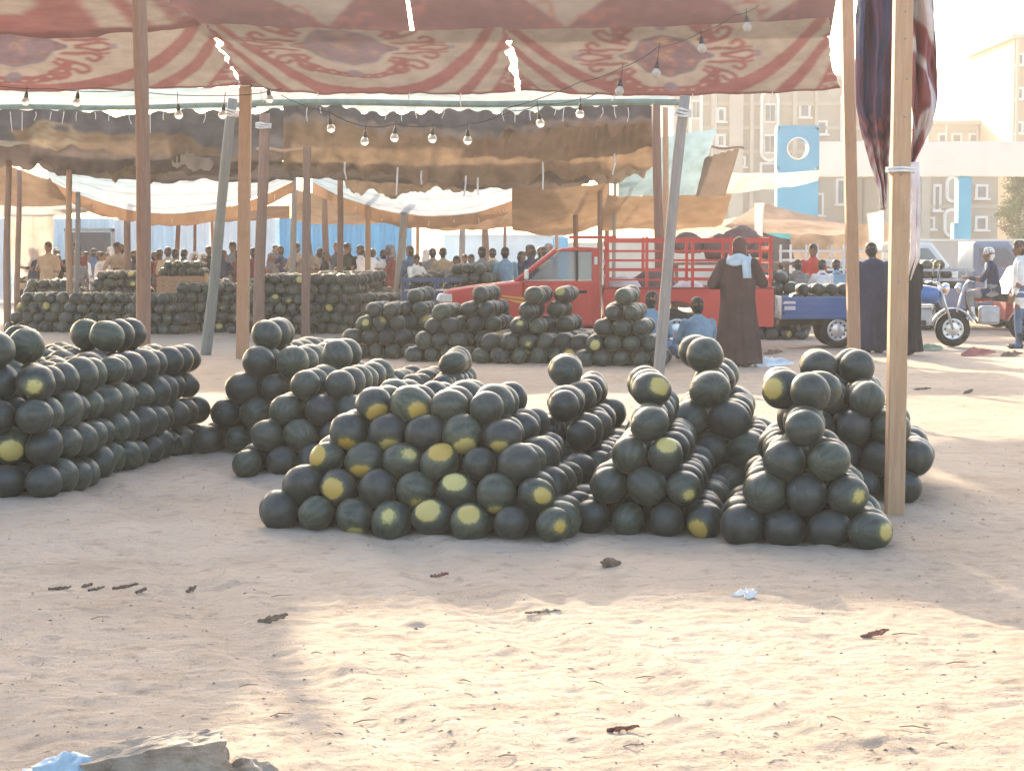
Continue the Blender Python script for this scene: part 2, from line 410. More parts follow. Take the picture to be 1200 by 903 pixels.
def top_of(key, k, j):
    c = [P for P in PILES if P["pile"] == key and P["k"] == k and P["j"] == j]
    return sum((P["p"] for P in c), Vector()) / len(c)
t = top_of("P5", 3, 2); 
for jj, spv in ((1.5, (0.5, -1, 0.35)), (2.5, None), (4.0, None)):
    PILES.append(dict(p=t + Vector((0.0, (jj - 2) * 0.222, 0.168)), r=0.112, pile="P5", k=4, i=0, j=jj, spot=spv))
t = top_of("P7", 3, 2)
for dx_, jj, spv in ((0.02, 1.4, None), (-0.10, 2.5, (-0.9, -1, 0.15)), (0.12, 2.6, None), (-0.06, 4, None)):
    PILES.append(dict(p=t + Vector((dx_, (jj - 2) * 0.228, 0.172)), r=0.118, pile="P7", k=4, i=0, j=jj, spot=spv))
t = top_of("P6", 3, 2)
PILES.append(dict(p=t + Vector((-0.04, 0.0, 0.19)), r=0.13, pile="P6", k=4, i=0, j=1, spot=None))
PILES.append(dict(p=t + Vector((-0.05, 0.50, 0.19)), r=0.13, pile="P6", k=4, i=0, j=3, spot=None))
t = top_of("P8", 3, 1)
for dx_, dy_ in ((-0.13, 0.0), (0.13, 0.02), (-0.1, 0.27), (0.14, 0.3)):
    PILES.append(dict(p=t + Vector((dx_, dy_ + .3, 0.178)), r=0.120, pile="P8", k=4, i=0, j=1, spot=None))
t = top_of("P2b", 3, 1)
for dx_, dy_ in ((0.0, 0.5), (0.05, 0.75)):
    PILES.append(dict(p=t + Vector((dx_, dy_, 0.178)), r=0.118, pile="P2b", k=4, i=0, j=3, spot=None))
for dx_, dy_ in ((-0.02, 0.25), (0.02, 0.50), (0.03, 0.76)):
    t = top_of("P2a", 3, 1); PILES.append(dict(p=t + Vector((dx_ - .12, dy_ - .25, 0.203)), r=0.128, pile="P2a", k=4, i=0, j=2, spot=None))
t = top_of("P2c", 2, 1)
for dx_, dy_ in ((0.28, 0.0), (0.30, 0.25), (0.32, 0.5)):
    PILES.append(dict(p=t + Vector((dx_, dy_, 0.178)), r=0.114, pile="P2c", k=3, i=0, j=2, spot=None))
t = top_of("P4", 3, 1)
for dy_ in (0.15, 0.42):
    PILES.append(dict(p=t + Vector((0.02, dy_ + .5, 0.16)), r=0.113, pile="P4", k=4, i=0, j=1, spot=None))

NEAR = len(PILES)
# heaps across the way (in front of the pickup) and the long heaps under the far stalls
def heap(cx, y, Y, nu, nv, layers, s=0.255, dz=0.2, rec=0.2, side=0.5, seed=0, a=(0.989, -0.12), sidel=None, key="far"):
    c0 = gd(cx, y); c0 = Vector((at(cx, y, Y).x, Y, 0)); av = Vector((*a, 0)).normalized()
    pile(key, c0 - av * s * (nu - 1) / 2, a, B0, s, nu, nv, layers, dz, rec, side, sidel, d=s * 1.02, seed=seed)
heap(440, 418, 30.2, 5, 5, 4, seed=21, side=0.35, sidel=0.6)
heap(476, 416, 30.6, 5, 5, 5, s=.245, dz=.20, seed=22, side=0.4, sidel=0.6)
heap(516, 425, 29.2, 4, 5, 4, seed=23)
heap(552, 424, 29.4, 5, 6, 5, s=.25, dz=.212, seed=24, side=0.4, sidel=0.6)
heap(584, 427, 28.8, 3, 4, 2, seed=28)
heap(620, 428, 28.6, 4, 5, 5, s=.255, dz=.212, seed=25, side=0.42, sidel=0.42)
heap(654, 427, 29.4, 4, 5, 5, s=.25, dz=.212, seed=26, side=0.42, sidel=0.42)
heap(690, 430, 28.4, 3, 4, 2, seed=29)
heap(728, 431, 28.0, 5, 5, 5, dz=.212, seed=27)
xx = 8; k = 0
while xx < 530:
    rr = random.Random(k + 60); n_ = rr.choice((4, 5, 6, 7)); Yh = rr.uniform(39.0, 41.8) - xx * 0.002
    heap(xx + n_ * 6.5, 385, Yh, n_, 6, rr.choice((3, 4, 5, 6, 6, 7)), s=0.235, dz=0.185, rec=0.25, side=rr.uniform(.15, .45), sidel=rr.uniform(.15, .45), seed=80 + k, a=(0.995, rr.uniform(-.15, .1)))
    xx += n_ * 10.5; k += 1
xx = 20
while xx < 470:
    rr = random.Random(k + 60); n_ = rr.choice((6, 8))
    heap(xx + n_ * 6, 370, rr.uniform(45.0, 46.2), n_, 4, rr.choice((5, 6)), s=0.235, dz=0.185, rec=0.2, side=0.2, seed=180 + k, a=(1, 0)); xx += n_ * 13; k += 1
heap(905, 400, 36.2, 5, 4, 6, s=0.25, seed=400, side=0.3); heap(890, 398, 38.0, 6, 3, 5, s=0.25, seed=401, side=0.2)
LOADS = []       # melons lying in carts and trucks are added by their builders through add_load()
def add_load(x0, x1, y0, y1, z, s, rows, seed):
    rr = random.Random(seed); xs = int((x1 - x0) / s); ys = max(1, int((y1 - y0) / s))
    for k in range(rows):
        for i in range(xs - k):
            for j in range(max(1, ys - k)):
                PILES.append(dict(p=Vector((x0 + s * (i + .5 + k * .5) + rr.uniform(-.02, .02), y0 + s * (j + .5 + k * .5) + rr.uniform(-.02, .02), z + s * 0.48 + k * s * 0.72)), r=s * 0.49 * rr.uniform(.93, 1.04), pile="far", k=k, i=i, j=j, spot=None))

def place_melons():
    PN = PILES[:NEAR]; N = len(PN)
    C = np.array([tuple(P["p"]) for P in PN]); RR = np.array([P["r"] for P in PN])
    # visible share of every melon, to pick the three hundred that show largest
    ga = np.pi * (3 - 5 ** 0.5); n = 48; ii = np.arange(n); rad = np.sqrt((ii + .5) / n) * 0.96
    disc = np.stack([rad * np.cos(ii * ga), rad * np.sin(ii * ga)], 1)
    vis = np.zeros(N)
    for q in range(N):
        dv = C[q] - CAMP; L = np.linalg.norm(dv); dv /= L
        rt = np.array([dv[1], -dv[0], 0]); rt /= np.linalg.norm(rt); up = np.cross(rt, dv)
        pts = C[q] + RR[q] * (disc[:, :1] * rt + disc[:, 1:] * up) - dv * RR[q] * np.sqrt(np.maximum(0, 1 - rad ** 2))[:, None]
        dirs = pts - CAMP; dl = np.linalg.norm(dirs, axis=1); dirs /= dl[:, None]
        oc = C - CAMP
        tca = dirs @ oc.T; d2 = (oc ** 2).sum(1)[None] - tca ** 2
        hit = (d2 < (RR ** 2)[None]) & (tca - np.sqrt(np.maximum(0, (RR ** 2)[None] - d2)) < dl[:, None] - 0.01)
        hit[:, q] = False
        xx_ = FPX * C[q][0] / C[q][1] + 600
        inside = -20 < xx_ < 1220
        vis[q] = (~hit.any(1)).mean() * (RR[q] / L) ** 2 * inside
    order = np.argsort(-vis)
    keep = set(int(q) for q in order[:300] if vis[q] > 0)
    PN_NAME = {"P1": "the long steep pile", "P2a": "the tall dark pile", "P2b": "the peaked dark pile", "P2c": "the low dark pile",
               "P3": "the broad patchy pile", "P4": "the dark middle ridge", "P5": "the narrow middle pile", "P6": "the tall back ridge",
               "P7": "the pile before the post", "P8": "the pile behind the post"}
    ORD = ["first", "second", "third", "fourth", "fifth", "sixth", "seventh", "eighth", "ninth", "tenth", "eleventh", "twelfth", "thirteenth", "fourteenth"]
    nrow = {}
    for P in PN: nrow[(P["pile"], P["k"])] = max(nrow.get((P["pile"], P["k"]), 0), P["i"])
    LAY = ["bottom layer", "second layer", "third layer", "fourth layer", "top", "very top"]
    rr = random.Random(3); big = MB(); bl = []; brn = []
    SV, SF, SL = melon_mesh(77, 18, 11); FV, FF, FL = melon_mesh(78, 12, 8)
    acc_v = []; acc_f = []; acc_l = []; acc_r = []; nn = 0
    for q, P in enumerate(PILES):
        c = P["p"]; spot = P["spot"]
        if spot is not None: dirv = Vector(spot).normalized()
        else:
            # untouched melons lie on or away from their pale patch, a few show a sliver
            dirv = Vector((rr.uniform(-1, 1), rr.uniform(0.1, 1), rr.uniform(-1, 0.3))).normalized()
            if q >= NEAR and rr.random() < 0.10: dirv = Vector((rr.uniform(-.6, .8), -1, rr.uniform(-.3, .9))).normalized()
        qx = dirv.to_track_quat('X', 'Z'); roll = Matrix.Rotation(rr.uniform(0, 6.28), 3, 'X') if rr.random() < .35 else Matrix.Rotation(1.57 + rr.uniform(-.6, .6), 3, 'X')
        M3 = qx.to_matrix() @ roll
        if q in keep:
            o = link("watermelon", MEL[rr.randrange(10)], None, c, M3.to_euler()); o.scale = (P["r"], P["r"] * rr.uniform(.95, 1.03), P["r"] * rr.uniform(.96, 1.07))
            lay = LAY[min(P["k"], 5)]
            nm_p = PN_NAME[P["pile"]]
            frm = P["i"] if P["pile"] == "P1" else nrow[(P["pile"], P["k"])] - P["i"]
            if spot is not None and dirv.y < -0.3:
                wh = "on top" if dirv.z > .38 else "below" if dirv.z < -.45 else "sideways" if abs(dirv.x) > .25 else "in front"
                lb = "watermelon, yellow patch %s, %s from post, %s of %s" % (wh, ORD[frm], lay, nm_p)
            elif P["j"] == 0: lb = "plain dark watermelon, %s from post, %s of %s" % (ORD[frm], lay, nm_p)
            else: lb = "dusty dark watermelon in %s rank back, %s of %s" % (ORD[int(math.ceil(P["j"]))], lay, nm_p)
            tag(o, lb, "watermelon", "watermelons in " + PN_NAME[P["pile"]])
        else:
            bv, bf, blc = (SV, SF, SL) if q < NEAR else (FV, FF, FL)
            m = np.array(M3); acc_v.append(bv @ m.T * P["r"] + np.array(tuple(c))); acc_l.append(blc); acc_r.append(np.full(len(bv), rr.random()))
            acc_f += [tuple(i + nn for i in f) for f in bf]; nn += len(bv)
    me = finish_melon("watermelon_heaps", np.concatenate(acc_v), acc_f, np.concatenate(acc_l), np.concatenate(acc_r))
    tag(link("watermelon_heaps", me), "mass of dark watermelons heaped under the far stalls and inside the piles", "watermelons", kind="stuff")

# ------------------------------------------------------------------ cloth
def fbm(U, V, sc, seed=0, oct=3):
    """smooth value noise on arrays"""
    out = np.zeros_like(U); amp = 1.0; tot = 0
    for o_ in range(oct):
        x = U * sc; y = V * sc; xi = np.floor(x).astype(int); yi = np.floor(y).astype(int); fx = x - xi; fy = y - yi
        fx = fx * fx * (3 - 2 * fx); fy = fy * fy * (3 - 2 * fy)
        def h(a, b): 
            n = (a * 374761393 + b * 668265263 + (seed + o_) * 982451653) & 0x7fffffff
            n = ((n ^ (n >> 13)) * 1274126177) & 0x7fffffff
            return ((n ^ (n >> 16)) & 0xffff) / 65535.0
        v = (h(xi, yi) * (1 - fx) + h(xi + 1, yi) * fx) * (1 - fy) + (h(xi, yi + 1) * (1 - fx) + h(xi + 1, yi + 1) * fx) * fy
        out += v * amp; tot += amp; amp *= 0.5; sc *= 2.0
    return out / tot
def grid_obj(name, P, colr, m, parent=None, smooth=True):
    """P (nv, nu, 3) points, colr (nv, nu, 3) dye"""
    colr = np.asarray(colr, float)
    for ax in (0, 1):
        k_ = np.concatenate([np.take(colr, [0], ax), colr, np.take(colr, [-1], ax)], ax); n_ = colr.shape[ax]; colr = (np.take(k_, range(0, n_), ax) + 2 * np.take(k_, range(1, n_ + 1), ax) + np.take(k_, range(2, n_ + 2), ax)) / 4
    nv, nu = P.shape[:2]; idx = np.arange(nv * nu).reshape(nv, nu)
    F = np.stack([idx[:-1, :-1], idx[:-1, 1:], idx[1:, 1:], idx[1:, :-1]], -1).reshape(-1, 4)
    me = bpy.data.meshes.new(name); me.from_pydata(P.reshape(-1, 3).tolist(), [], F.tolist()); me.materials.append(m)
    ca = me.attributes.new("dye", 'FLOAT_COLOR', 'POINT')
    rgba = np.ones((nv * nu, 4), dtype=np.float32); rgba[:, :3] = colr.reshape(-1, 3); ca.data.foreach_set("color", rgba.ravel())
    me.polygons.foreach_set("use_smooth", [smooth] * len(me.polygons)); me.update()
    return link(name, me, parent)
def sheet(name, TL, TR, BR, BL, m, dye, res=0.05, sag=0.1, wr=0.02, wsc=1.2, seed=0, edge=0.0, parent=None, bow=0.0, vsag=0.0, fold=0.0, nfold=6, tops=0.35, hem=0.0):
    """hanging or stretched cloth: u from left to right, v from the B edge (0) to the T edge (1)"""
    TL, TR, BR, BL = (np.array(tuple(p)) for p in (TL, TR, BR, BL))
    Wd = (np.linalg.norm(TR - TL) + np.linalg.norm(BR - BL)) / 2; Hd = (np.linalg.norm(TL - BL) + np.linalg.norm(TR - BR)) / 2
    nu = max(8, int(Wd / res)); nv = max(6, int(Hd / res))
    u, v = np.meshgrid(np.linspace(0, 1, nu), np.linspace(0, 1, nv)); U = u[..., None]; V = v[..., None]
    P = (BL * (1 - U) + BR * U) * (1 - V) + (TL * (1 - U) + TR * U) * V
    nrm = np.cross(TR - TL, BL - TL); nrm = nrm / np.linalg.norm(nrm)
    if nrm[2] > 0: nrm = -nrm
    hang = 4 * u * (1 - u)
    P[..., 2] -= sag * hang * (tops + (1 - tops) * (1 - v)) + vsag * 4 * v * (1 - v) * (0.3 + 0.7 * hang)
    w = (fbm(u * Wd, v * Hd, wsc, seed) - 0.5) * 2 * wr + (fbm(u * Wd, v * Hd * 0.35, wsc * 3.5, seed + 9) - 0.5) * wr
    if fold: w = w + fold * np.sin(2 * np.pi * nfold * u + 3 * fbm(u, v, 3, seed + 4)) * (0.35 + 0.65 * v)
    P += nrm * w[..., None]
    if edge: P[..., 2] += (edge * (fbm(u * Wd, v * 0, 4.0, seed + 3) - 0.5) * 2) * (1 - v) ** 3
    if hem: P[..., 0] += hem * ((fbm(v * Hd * 2.2, v * 0 + seed, 2.5, seed + 13, 2) - .5) * 2) * (np.maximum(0, 1 - u * Wd / .25) + np.maximum(0, 1 - (1 - u) * Wd / .25))
    if bow: P[..., 0] += bow * 4 * v * (1 - v) * (2 * u - 1)
    return grid_obj(name, P, dye(u, v, Wd, Hd), m, parent)
def plain(c, var=0.2, sc=1.5, seed=0, c2=None):
    c = np.array(c); c2 = c * (1 - var) if c2 is None else np.array(c2)
    def f(u, v, W_, H_):
        n = fbm(u * W_, v * H_, sc, seed, 4)[..., None]; n = np.clip((n - 0.3) / 0.4, 0, 1)
        return c * n + c2 * (1 - n)
    return f
CREAM = np.array((0.48, 0.43, 0.405)); RED = np.array((0.36, 0.16, 0.175)); NAVY = np.array((0.23, 0.20, 0.26)); MAROON = np.array((0.32, 0.18, 0.19)); PLUM = np.array((0.20, 0.11, 0.135))
def spiral(cx, cy, r0, turns, a0, sgn, n=40):
    t = np.linspace(0, 1, n); r = r0 * (1 - 0.85 * t); a = a0 + sgn * 2 * np.pi * turns * t
    return np.stack([cx + r * np.cos(a), cy + r * np.sin(a)], 1)
def curve(pts, n=34):
    """smooth polyline through control points"""
    p = np.array(pts, float); t = np.linspace(0, len(p) - 1, n); i = np.clip(t.astype(int), 0, len(p) - 2); f = (t - i)[:, None]
    p0 = p[np.maximum(i - 1, 0)]; p1 = p[i]; p2 = p[i + 1]; p3 = p[np.minimum(i + 2, len(p) - 1)]
    return 0.5 * (2 * p1 + (p2 - p0) * f + (2 * p0 - 5 * p1 + 4 * p2 - p3) * f ** 2 + (3 * p1 - p0 - 3 * p2 + p3) * f ** 3)
def medallion(X, Y_, col):
    """arabesque roundel printed round the origin, about 1.2 wide and 0.75 high on each side"""
    skew = X; X = np.abs(X); Ya = np.abs(Y_)
    S_ = [([(.50, .0), (.75, .02), (1.0, .07), (1.12, .03)], .026), ([(.52, .12), (.72, .13), (.90, .12), (1.00, .20), (.92, .27), (.85, .22)], .030), ([(.50, .24), (.66, .28), (.80, .36), (.84, .47), (.74, .50), (.68, .43)], .032),
          ([(.46, .30), (.56, .42), (.60, .56), (.50, .62), (.44, .54)], .034), ([(.58, .42), (.46, .55), (.30, .64), (.12, .66), (.0, .64)], .070), ([(.62, .30), (.52, .44), (.42, .52)], .06), ([(.95, .08), (1.02, .13), (1.10, .12)], .018)]
    Q = np.concatenate([curve(p) for p, w in S_]); T = np.concatenate([np.full(34, w) for p, w in S_])
    best = np.full(X.shape, 9.0); sel = (X < 1.35) & (Ya < 0.9); xs = X[sel]; ys = Ya[sel]; bb = np.full(xs.shape, 9.0)
    for k in range(len(Q)): bb = np.minimum(bb, np.hypot(xs - Q[k, 0], ys - Q[k, 1]) - T[k])
    best[sel] = bb
    col = np.where((best < 0)[..., None], RED * 0.95, col)
    for hx, hy, hr in ((.40, .585, .030), (.26, .655, .028), (.53, .47, .025), (.13, .665, .024)):
        col = np.where((np.hypot((X - hx), (Ya - hy) * 1.3) < hr)[..., None], CREAM, col)
    col = np.where((np.hypot(X, (Ya - .60)) < .09)[..., None], NAVY * 1.3, col)
    ang = np.arctan2(Ya, X); rr_ = np.hypot(X / 1.12, Ya); tip = 0.14 * np.exp(-(ang / .16) ** 2)
    edge = 0.40 + 0.012 * np.cos(ang * 8) + tip
    col = np.where(((rr_ < edge + .07) & (rr_ >= edge))[..., None], CREAM * 1.03, col)
    blot = fbm(skew + 40, Y_ + 40, 5.0, 5)[..., None]
    cin = np.where(blot > 0.60, np.array((0.44, 0.31, 0.26)), np.where(blot > 0.46, MAROON * 1.1, np.array((0.25, 0.17, 0.22))))
    col = np.where((rr_ < edge)[..., None], cin, col); col = np.where(((rr_ < edge) & (rr_ > edge - .035))[..., None], NAVY, col)
    return np.where((np.hypot(X - 1.17, Ya - .01) < .045)[..., None], NAVY * 1.4, col)
def khayamiya(cx=0.5, cv=0.55, R0=1.15, vs=0.72, lift=1.1, dark=0.0):
    """cream tent print: red swag bands along the lower edge rising at both ends, one roundel in the middle"""
    def f(u, v, W_, H_):
        dx_ = np.abs(u - cx) / np.where(u > cx, 1 - cx, cx)
        t = v - lift * dx_ ** 2.5 + 0.03 * (fbm(u * W_, v * H_, 2.0, 8) - 0.5)
        col = np.broadcast_to(CREAM, u.shape + (3,)).copy()
        for a0, a1 in ((-0.08, 0.11), (-0.46, -0.28), (-3.0, -0.72)):
            col = np.where(((t > a0) & (t < a1))[..., None], RED, col)
        w = (t < -0.78) & (np.abs(fbm(u * W_ + 7, v * H_, 2.6, 3) - .5) < 0.035)
        col = np.where(w[..., None], CREAM * 0.95, col)
        col = np.where((v < 0.03)[..., None], RED * 0.7, col)
        wx = (u - cx) * W_ / R0; wy = (v - cv) / vs
        wob = 0.05 * (fbm(u * W_ + 3, v * H_ + 5, 1.3, 12) - .5)
        if dark:
            inn = (np.hypot(wx / 1.0, wy) < .45); col = medallion(wx + wob, wy + wob, col); col = np.where(inn[..., None], col * 0.6 + NAVY * 0.55, col)
        else: col = medallion(wx + wob, wy + wob, col)
        dirt = fbm(u * W_, v * H_, 0.9, 21, 4)[..., None]; wv = fbm(u * W_ * 6, v * H_, 6.0, 23, 2)[..., None]
        return col * (0.74 + 0.34 * dirt + 0.06 * wv)
    return f
def plum_scroll(u, v, W_, H_):
    """upper strip: plum triangles between pale grey fields with a few curling scrolls"""
    tri = np.abs(((u * W_ / 2.6 + .2) % 1.0) - 0.5) * 2
    col = np.where(((1 - v) * 1.15 + 0.05 > tri)[..., None], PLUM, np.array((0.32, 0.285, 0.28)))
    n = fbm(u * W_, v * H_, 2.2, 14); ln = (np.abs(n - .5) < .03) & (tri > .45)
    col = np.where(ln[..., None], RED * 0.8, col)
    return col * (0.8 + .3 * fbm(u * W_, v * H_, 0.9, 22, 4)[..., None])

# -- the near printed canopy: three panels whose far edge is lashed to a pole line 30 m off, rising towards the viewer
Yf, Yn = 30.0, 27.75
def tie_cords(parent, pts, L=0.16, r=0.008):
    for k, p in enumerate(pts):
        h = L * random.uniform(0.5, 1.5); q = Vector(p)
        mb = MB().path([q, q + Vector((random.uniform(-.02, .02), 0, -h * .5)), q + Vector((random.uniform(-.04, .04), 0, -h))], [r, r, r * .8], 5)
        mb.build("tie_cord", M_ROPE, parent)
c1 = sheet("printed_canopy", at(-110, 30, Yn), at(240, 28, Yn), at(283, 101, Yf), at(-150, 96, Yf), M_CLOTH, khayamiya(0.38, 0.70, 1.20, .80, 1.15, dark=1), 0.022, 0.10, 0.035, 1.0, 1, 0.02, hem=0.06)
tag(c1, "cream tent canopy with red bands and navy roundel above the dark brown post", "canopy", "printed canopy panels over the near stall")
c2 = sheet("printed_canopy", at(243, 28, Yn), at(588, 34, Yn), at(607, 106, Yf), at(287, 101, Yf), M_CLOTH, khayamiya(0.44, 0.74, 1.25, .62, 1.2, dark=1), 0.022, 0.10, 0.05, 1.0, 2, 0.02, hem=0.06)
tag(c2, "printed canopy panel with red swags and stretched navy roundel, between the seam gaps", "canopy", "printed canopy panels over the near stall")
c3 = sheet("printed_canopy", at(592, 36, Yn), at(972, 20, Yn), at(984, 104, Yf), at(609, 107, Yf), M_CLOTH, khayamiya(0.48, 0.58, 1.12, .74), 0.022, 0.08, 0.03, 1.0, 3, 0.02, bow=-0.06, hem=0.04)
tag(c3, "printed canopy panel with large red arabesque roundel beside the tall orange post", "canopy", "printed canopy panels over the near stall")
Yt = 27.1
c4 = sheet("printed_canopy", at(125, -43, Yt), at(470, -43, Yt), at(482, 46, Yn + .6), at(246, 46, Yn + .6), M_CLOTH, plum_scroll, 0.03, 0.01, 0.02, 1.0, 4)
tag(c4, "plum red upper canopy strip with cream scrolls beside the long seam gap", "canopy", "upper canopy strips over the near stall")
c5 = sheet("printed_canopy", at(473, -43, Yt), at(988, -43, Yt), at(973, 42, Yn + .6), at(487, 48, Yn + .6), M_CLOTH, plum_scroll, 0.03, 0.01, 0.02, 1.0, 5)
tag(c5, "plum and cream upper canopy strip above the large arabesque roundel", "canopy", "upper canopy strips over the near stall")
# the left panel runs on over the open ground towards the viewer
c6 = sheet("printed_canopy", Vector((-14.5, 17.0, 5.75)), Vector((-5.1, 17.5, 5.7)), at(236, 30, Yn - .02), at(-110, 30, Yn - .02), M_CLOTH, khayamiya(0.5, 0.5, 2.0, .3), 0.08, 0.15, 0.06, 0.6, 6)
tag(c6, "continuation of the cream and red canopy reaching out over the open sand", "canopy", "printed canopy panels over the near stall")
tie_cords(c3, [at(x, y, 29.9) for x, y in ((596, 60), (622, 112), (720, 111), (812, 110), (905, 108), (972, 106))])
tie_cords(c2, [at(x, y, 29.9) for x, y in ((306, 106), (372, 108), (480, 109), (540, 109))])

# -- curtain gathered on the near post
def bundle(name, cols, rows, m, dye, label, Y0, folds=5, depth=0.07, seed=0):
    """gathered curtain: rows = (photo x left, x right, y) stations at distance Y0, pleated in depth"""
    nv, nu = 90, 70
    ys = np.array([r[2] for r in rows]); xl = np.array([r[0] for r in rows]); xr = np.array([r[1] for r in rows])
    t = np.linspace(0, 1, nv); yy = ys[0] + (ys[-1] - ys[0]) * t
    L_ = np.interp(yy, ys, xl); R_ = np.interp(yy, ys, xr)
    u, v = np.meshgrid(np.linspace(0, 1, nu), t)
    P = np.zeros((nv, nu, 3))
    for j in range(nv):
        a_ = at(L_[j], yy[j], Y0); b_ = at(R_[j], yy[j], Y0)
        w_ = u[j]; wig = 0.10 * np.sin(2 * np.pi * folds * w_ + 1.3 + 2.0 * fbm(w_, v[j], 2.5, seed)) / folds * 2
        uu = np.clip(w_ + wig * 0.4, 0, 1)
        P[j, :, 0] = a_.x + (b_.x - a_.x) * uu; P[j, :, 2] = a_.z
        P[j, :, 1] = Y0 + depth * np.sin(2 * np.pi * folds * w_ + 7 * fbm(w_, v[j] * 1.0, 2.0, seed + 2)) + 0.16 * (fbm(w_, v[j] * 1.4, 3.0, seed + 3) - .5)
        P[j, :, 2] += 0.03 * (fbm(w_, v[j], 4.0, seed + 6) - .5)
    o = grid_obj(name, P, dye(u, v, 1, 1), m); s_ = o.modifiers.new("thick", 'SOLIDIFY'); s_.thickness = 0.004
    return tag(o, label, "curtain", "gathered curtains tied to the pale post")
def dye_dark(u, v, W_, H_):
    n = fbm(u * 4, v * 1.2, 2.0, 31, 4); base = np.where((n > 0.52)[..., None], np.array((0.17, 0.10, 0.15)), np.array((0.10, 0.11, 0.19)))
    str_ = ((v + 0.22 * (u - 0.5) ** 2 + 0.02 * np.sin(u * 30)) * 14) % 1.0
    low = (v > 0.60)
    base = np.where((low & (str_ < 0.5))[..., None], RED * 1.05, base); base = np.where((low & (str_ >= 0.5) & (v > 0.70))[..., None], np.array((0.52, 0.42, 0.42)), base)
    return np.where((v > 0.83)[..., None] & ((fbm(u * 3, v * 9, 3.0, 7) > 0.5)[..., None]), np.array((0.75, 0.68, 0.62)), base)
def dye_right(u, v, W_, H_):
    n = fbm(u * 1.0 + v * 0.7, v * 3 - u * 1.0, 1.5, 17, 1)
    return np.where((n > 0.56)[..., None], RED * 1.05, np.where((n > 0.30)[..., None], np.array((0.66, 0.64, 0.66)), RED * 0.85))
bundle("gathered_curtain", 0, [(1003, 1052, -30), (1004, 1050, 60), (1003, 1046, 120), (1010, 1044, 160), (1018, 1042, 190), (1026, 1041, 215), (1030, 1038, 245)], M_CLOTH, dye_dark,
       "dark plum curtain gathered beside the pale post, its red and white tail hanging", 13.2, 2.3, 0.05, 3)
bundle("gathered_curtain", 0, [(1062, 1092, -30), (1064, 1095, 20), (1066, 1099, 70), (1067, 1100, 110), (1067, 1092, 150), (1066, 1078, 178), (1064, 1070, 192)], M_CURT, dye_right,
       "red and white curtain cloth bulging out on the far side of the pale post", 12.75, 1.8, 0.05, 8)
tail = MB()
for k in range(5):
    x0 = 1064 + k * 2.5
    tail.path([at(x0, 190, 12.7), at(x0 + random.uniform(-3, 4), 230, 12.72), at(x0 + random.uniform(-5, 5), 300, 12.72), at(x0 - 4 + random.uniform(-5, 3), 316 + 8 * k % 20, 12.72)], [.016, .012, .012, .004], 6)
tag(tail.build("rope_tail", mat("sheer_plastic", (0.62, 0.62, 0.66), 0.5), smooth=True), "pale rag strips hanging from the rope knot on the pale post", "rag")

# ------------------------------------------------------------------ posts
def post(x0, y0, x1, y1, Y, wpx, m, label, square=False, top_extra=0.0, sink=0.25, group=None, taper=0.85, Yt_=None, lash=False):
    base = at(x1, y1, Y); base.z = 0.0 if base.z < 1.2 else base.z
    top = at(x0, y0, Yt_ or Y); d = (top - base).normalized(); top = top + d * top_extra
    foot = base - d * sink; w = wpx / ppm(Y); L = (top - foot).length
    o_q = Vector((0, 0, 1)).rotation_difference(d)
    mb = MB(); n = 4 if square else 9; P = []; st = 10
    rr = random.Random(int(x1 * 7 + y1)); ph = rr.uniform(0, 6)
    for k in range(st + 1):
        t = k / st; wob = (0.0 if square else 0.10) * w
        cx_ = wob * math.sin(t * 5 + ph); cy_ = wob * math.cos(t * 4 + ph); rad = w / 2 * (1 - (1 - taper) * t) * (1 if square else rr.uniform(.95, 1.05))
        for i in range(n):
            a_ = 2 * math.pi * (i + .5) / n; rr_ = rad * (1.414 if square else 1)
            P.append((cx_ + rr_ * math.cos(a_), cy_ + rr_ * math.sin(a_), t * L))
    F = [(k * n + i, k * n + (i + 1) % n, (k + 1) * n + (i + 1) % n, (k + 1) * n + i) for k in range(st) for i in range(n)]
    F += [tuple(range(n - 1, -1, -1)), tuple(range(st * n, (st + 1) * n))]
    mb.add(P, F); o = mb.build("wooden_post", m, None, not square, foot, o_q.to_euler(), bevel=0.008 if square else 0)
    if lash:
        for q_ in range(3):
            z_ = L - .18 - .035 * q_; MB().path([((w * .62) * math.cos(a_), (w * .62) * math.sin(a_), z_ + .01 * math.sin(2 * a_ + q_)) for a_ in np.linspace(0, 2 * math.pi, 13)], .016, 5).build("rope_lashing", M_ROPE, o, True)
    return tag(o, label, "post", group)
pp = post(1059, -40, 1048, 606, 12.4, 21, M_POST_PALE, "thick pale square timber post with a row of nails beside the melon pile", True, 0.3, taper=1.0)
# nails and the rope round it
inv = pp.matrix_basis.inverted()
for y_ in (15, 46, 93, 137, 205, 270, 330, 372):
    p = at(1059 - (y_ / 606) * 9 + random.uniform(-4, 4), y_, 12.4); q = inv @ p
    MB().lathe([(0.0, -.006), (.007, -.004), (.007, .004), (0.0, .006)], (0, 0, 0), 'Y', 8).build("nail", M_STEEL, pp, True, (q.x, -0.057, q.z))
loop = []
for k in range(17):
    t = 2 * math.pi * k / 16; loop.append((0.075 * math.copysign(min(1, abs(math.cos(t)) * 1.25), math.cos(t)), 0.075 * math.copysign(min(1, abs(math.sin(t)) * 1.25), math.sin(t)), 0.004 * math.sin(3 * t)))
zr = (inv @ at(1055, 201, 12.4)).z
MB().path(loop, 0.009, 6).build("rope_tie", M_ROPE, pp, True, (0, 0, zr))
MB().path([(q[0], q[1], q[2] + 0.018) for q in loop], 0.008, 6).build("rope_tie", M_ROPE, pp, True, (0, 0, zr))
G_P = "timber posts of the stall frames"
post(992, -30, 1001, 416, 30.0, 14, M_POST_ORANGE, "tall orange brown post at the canopy corner by the blue cargo tricycle", True, 0.2, taper=0.95)
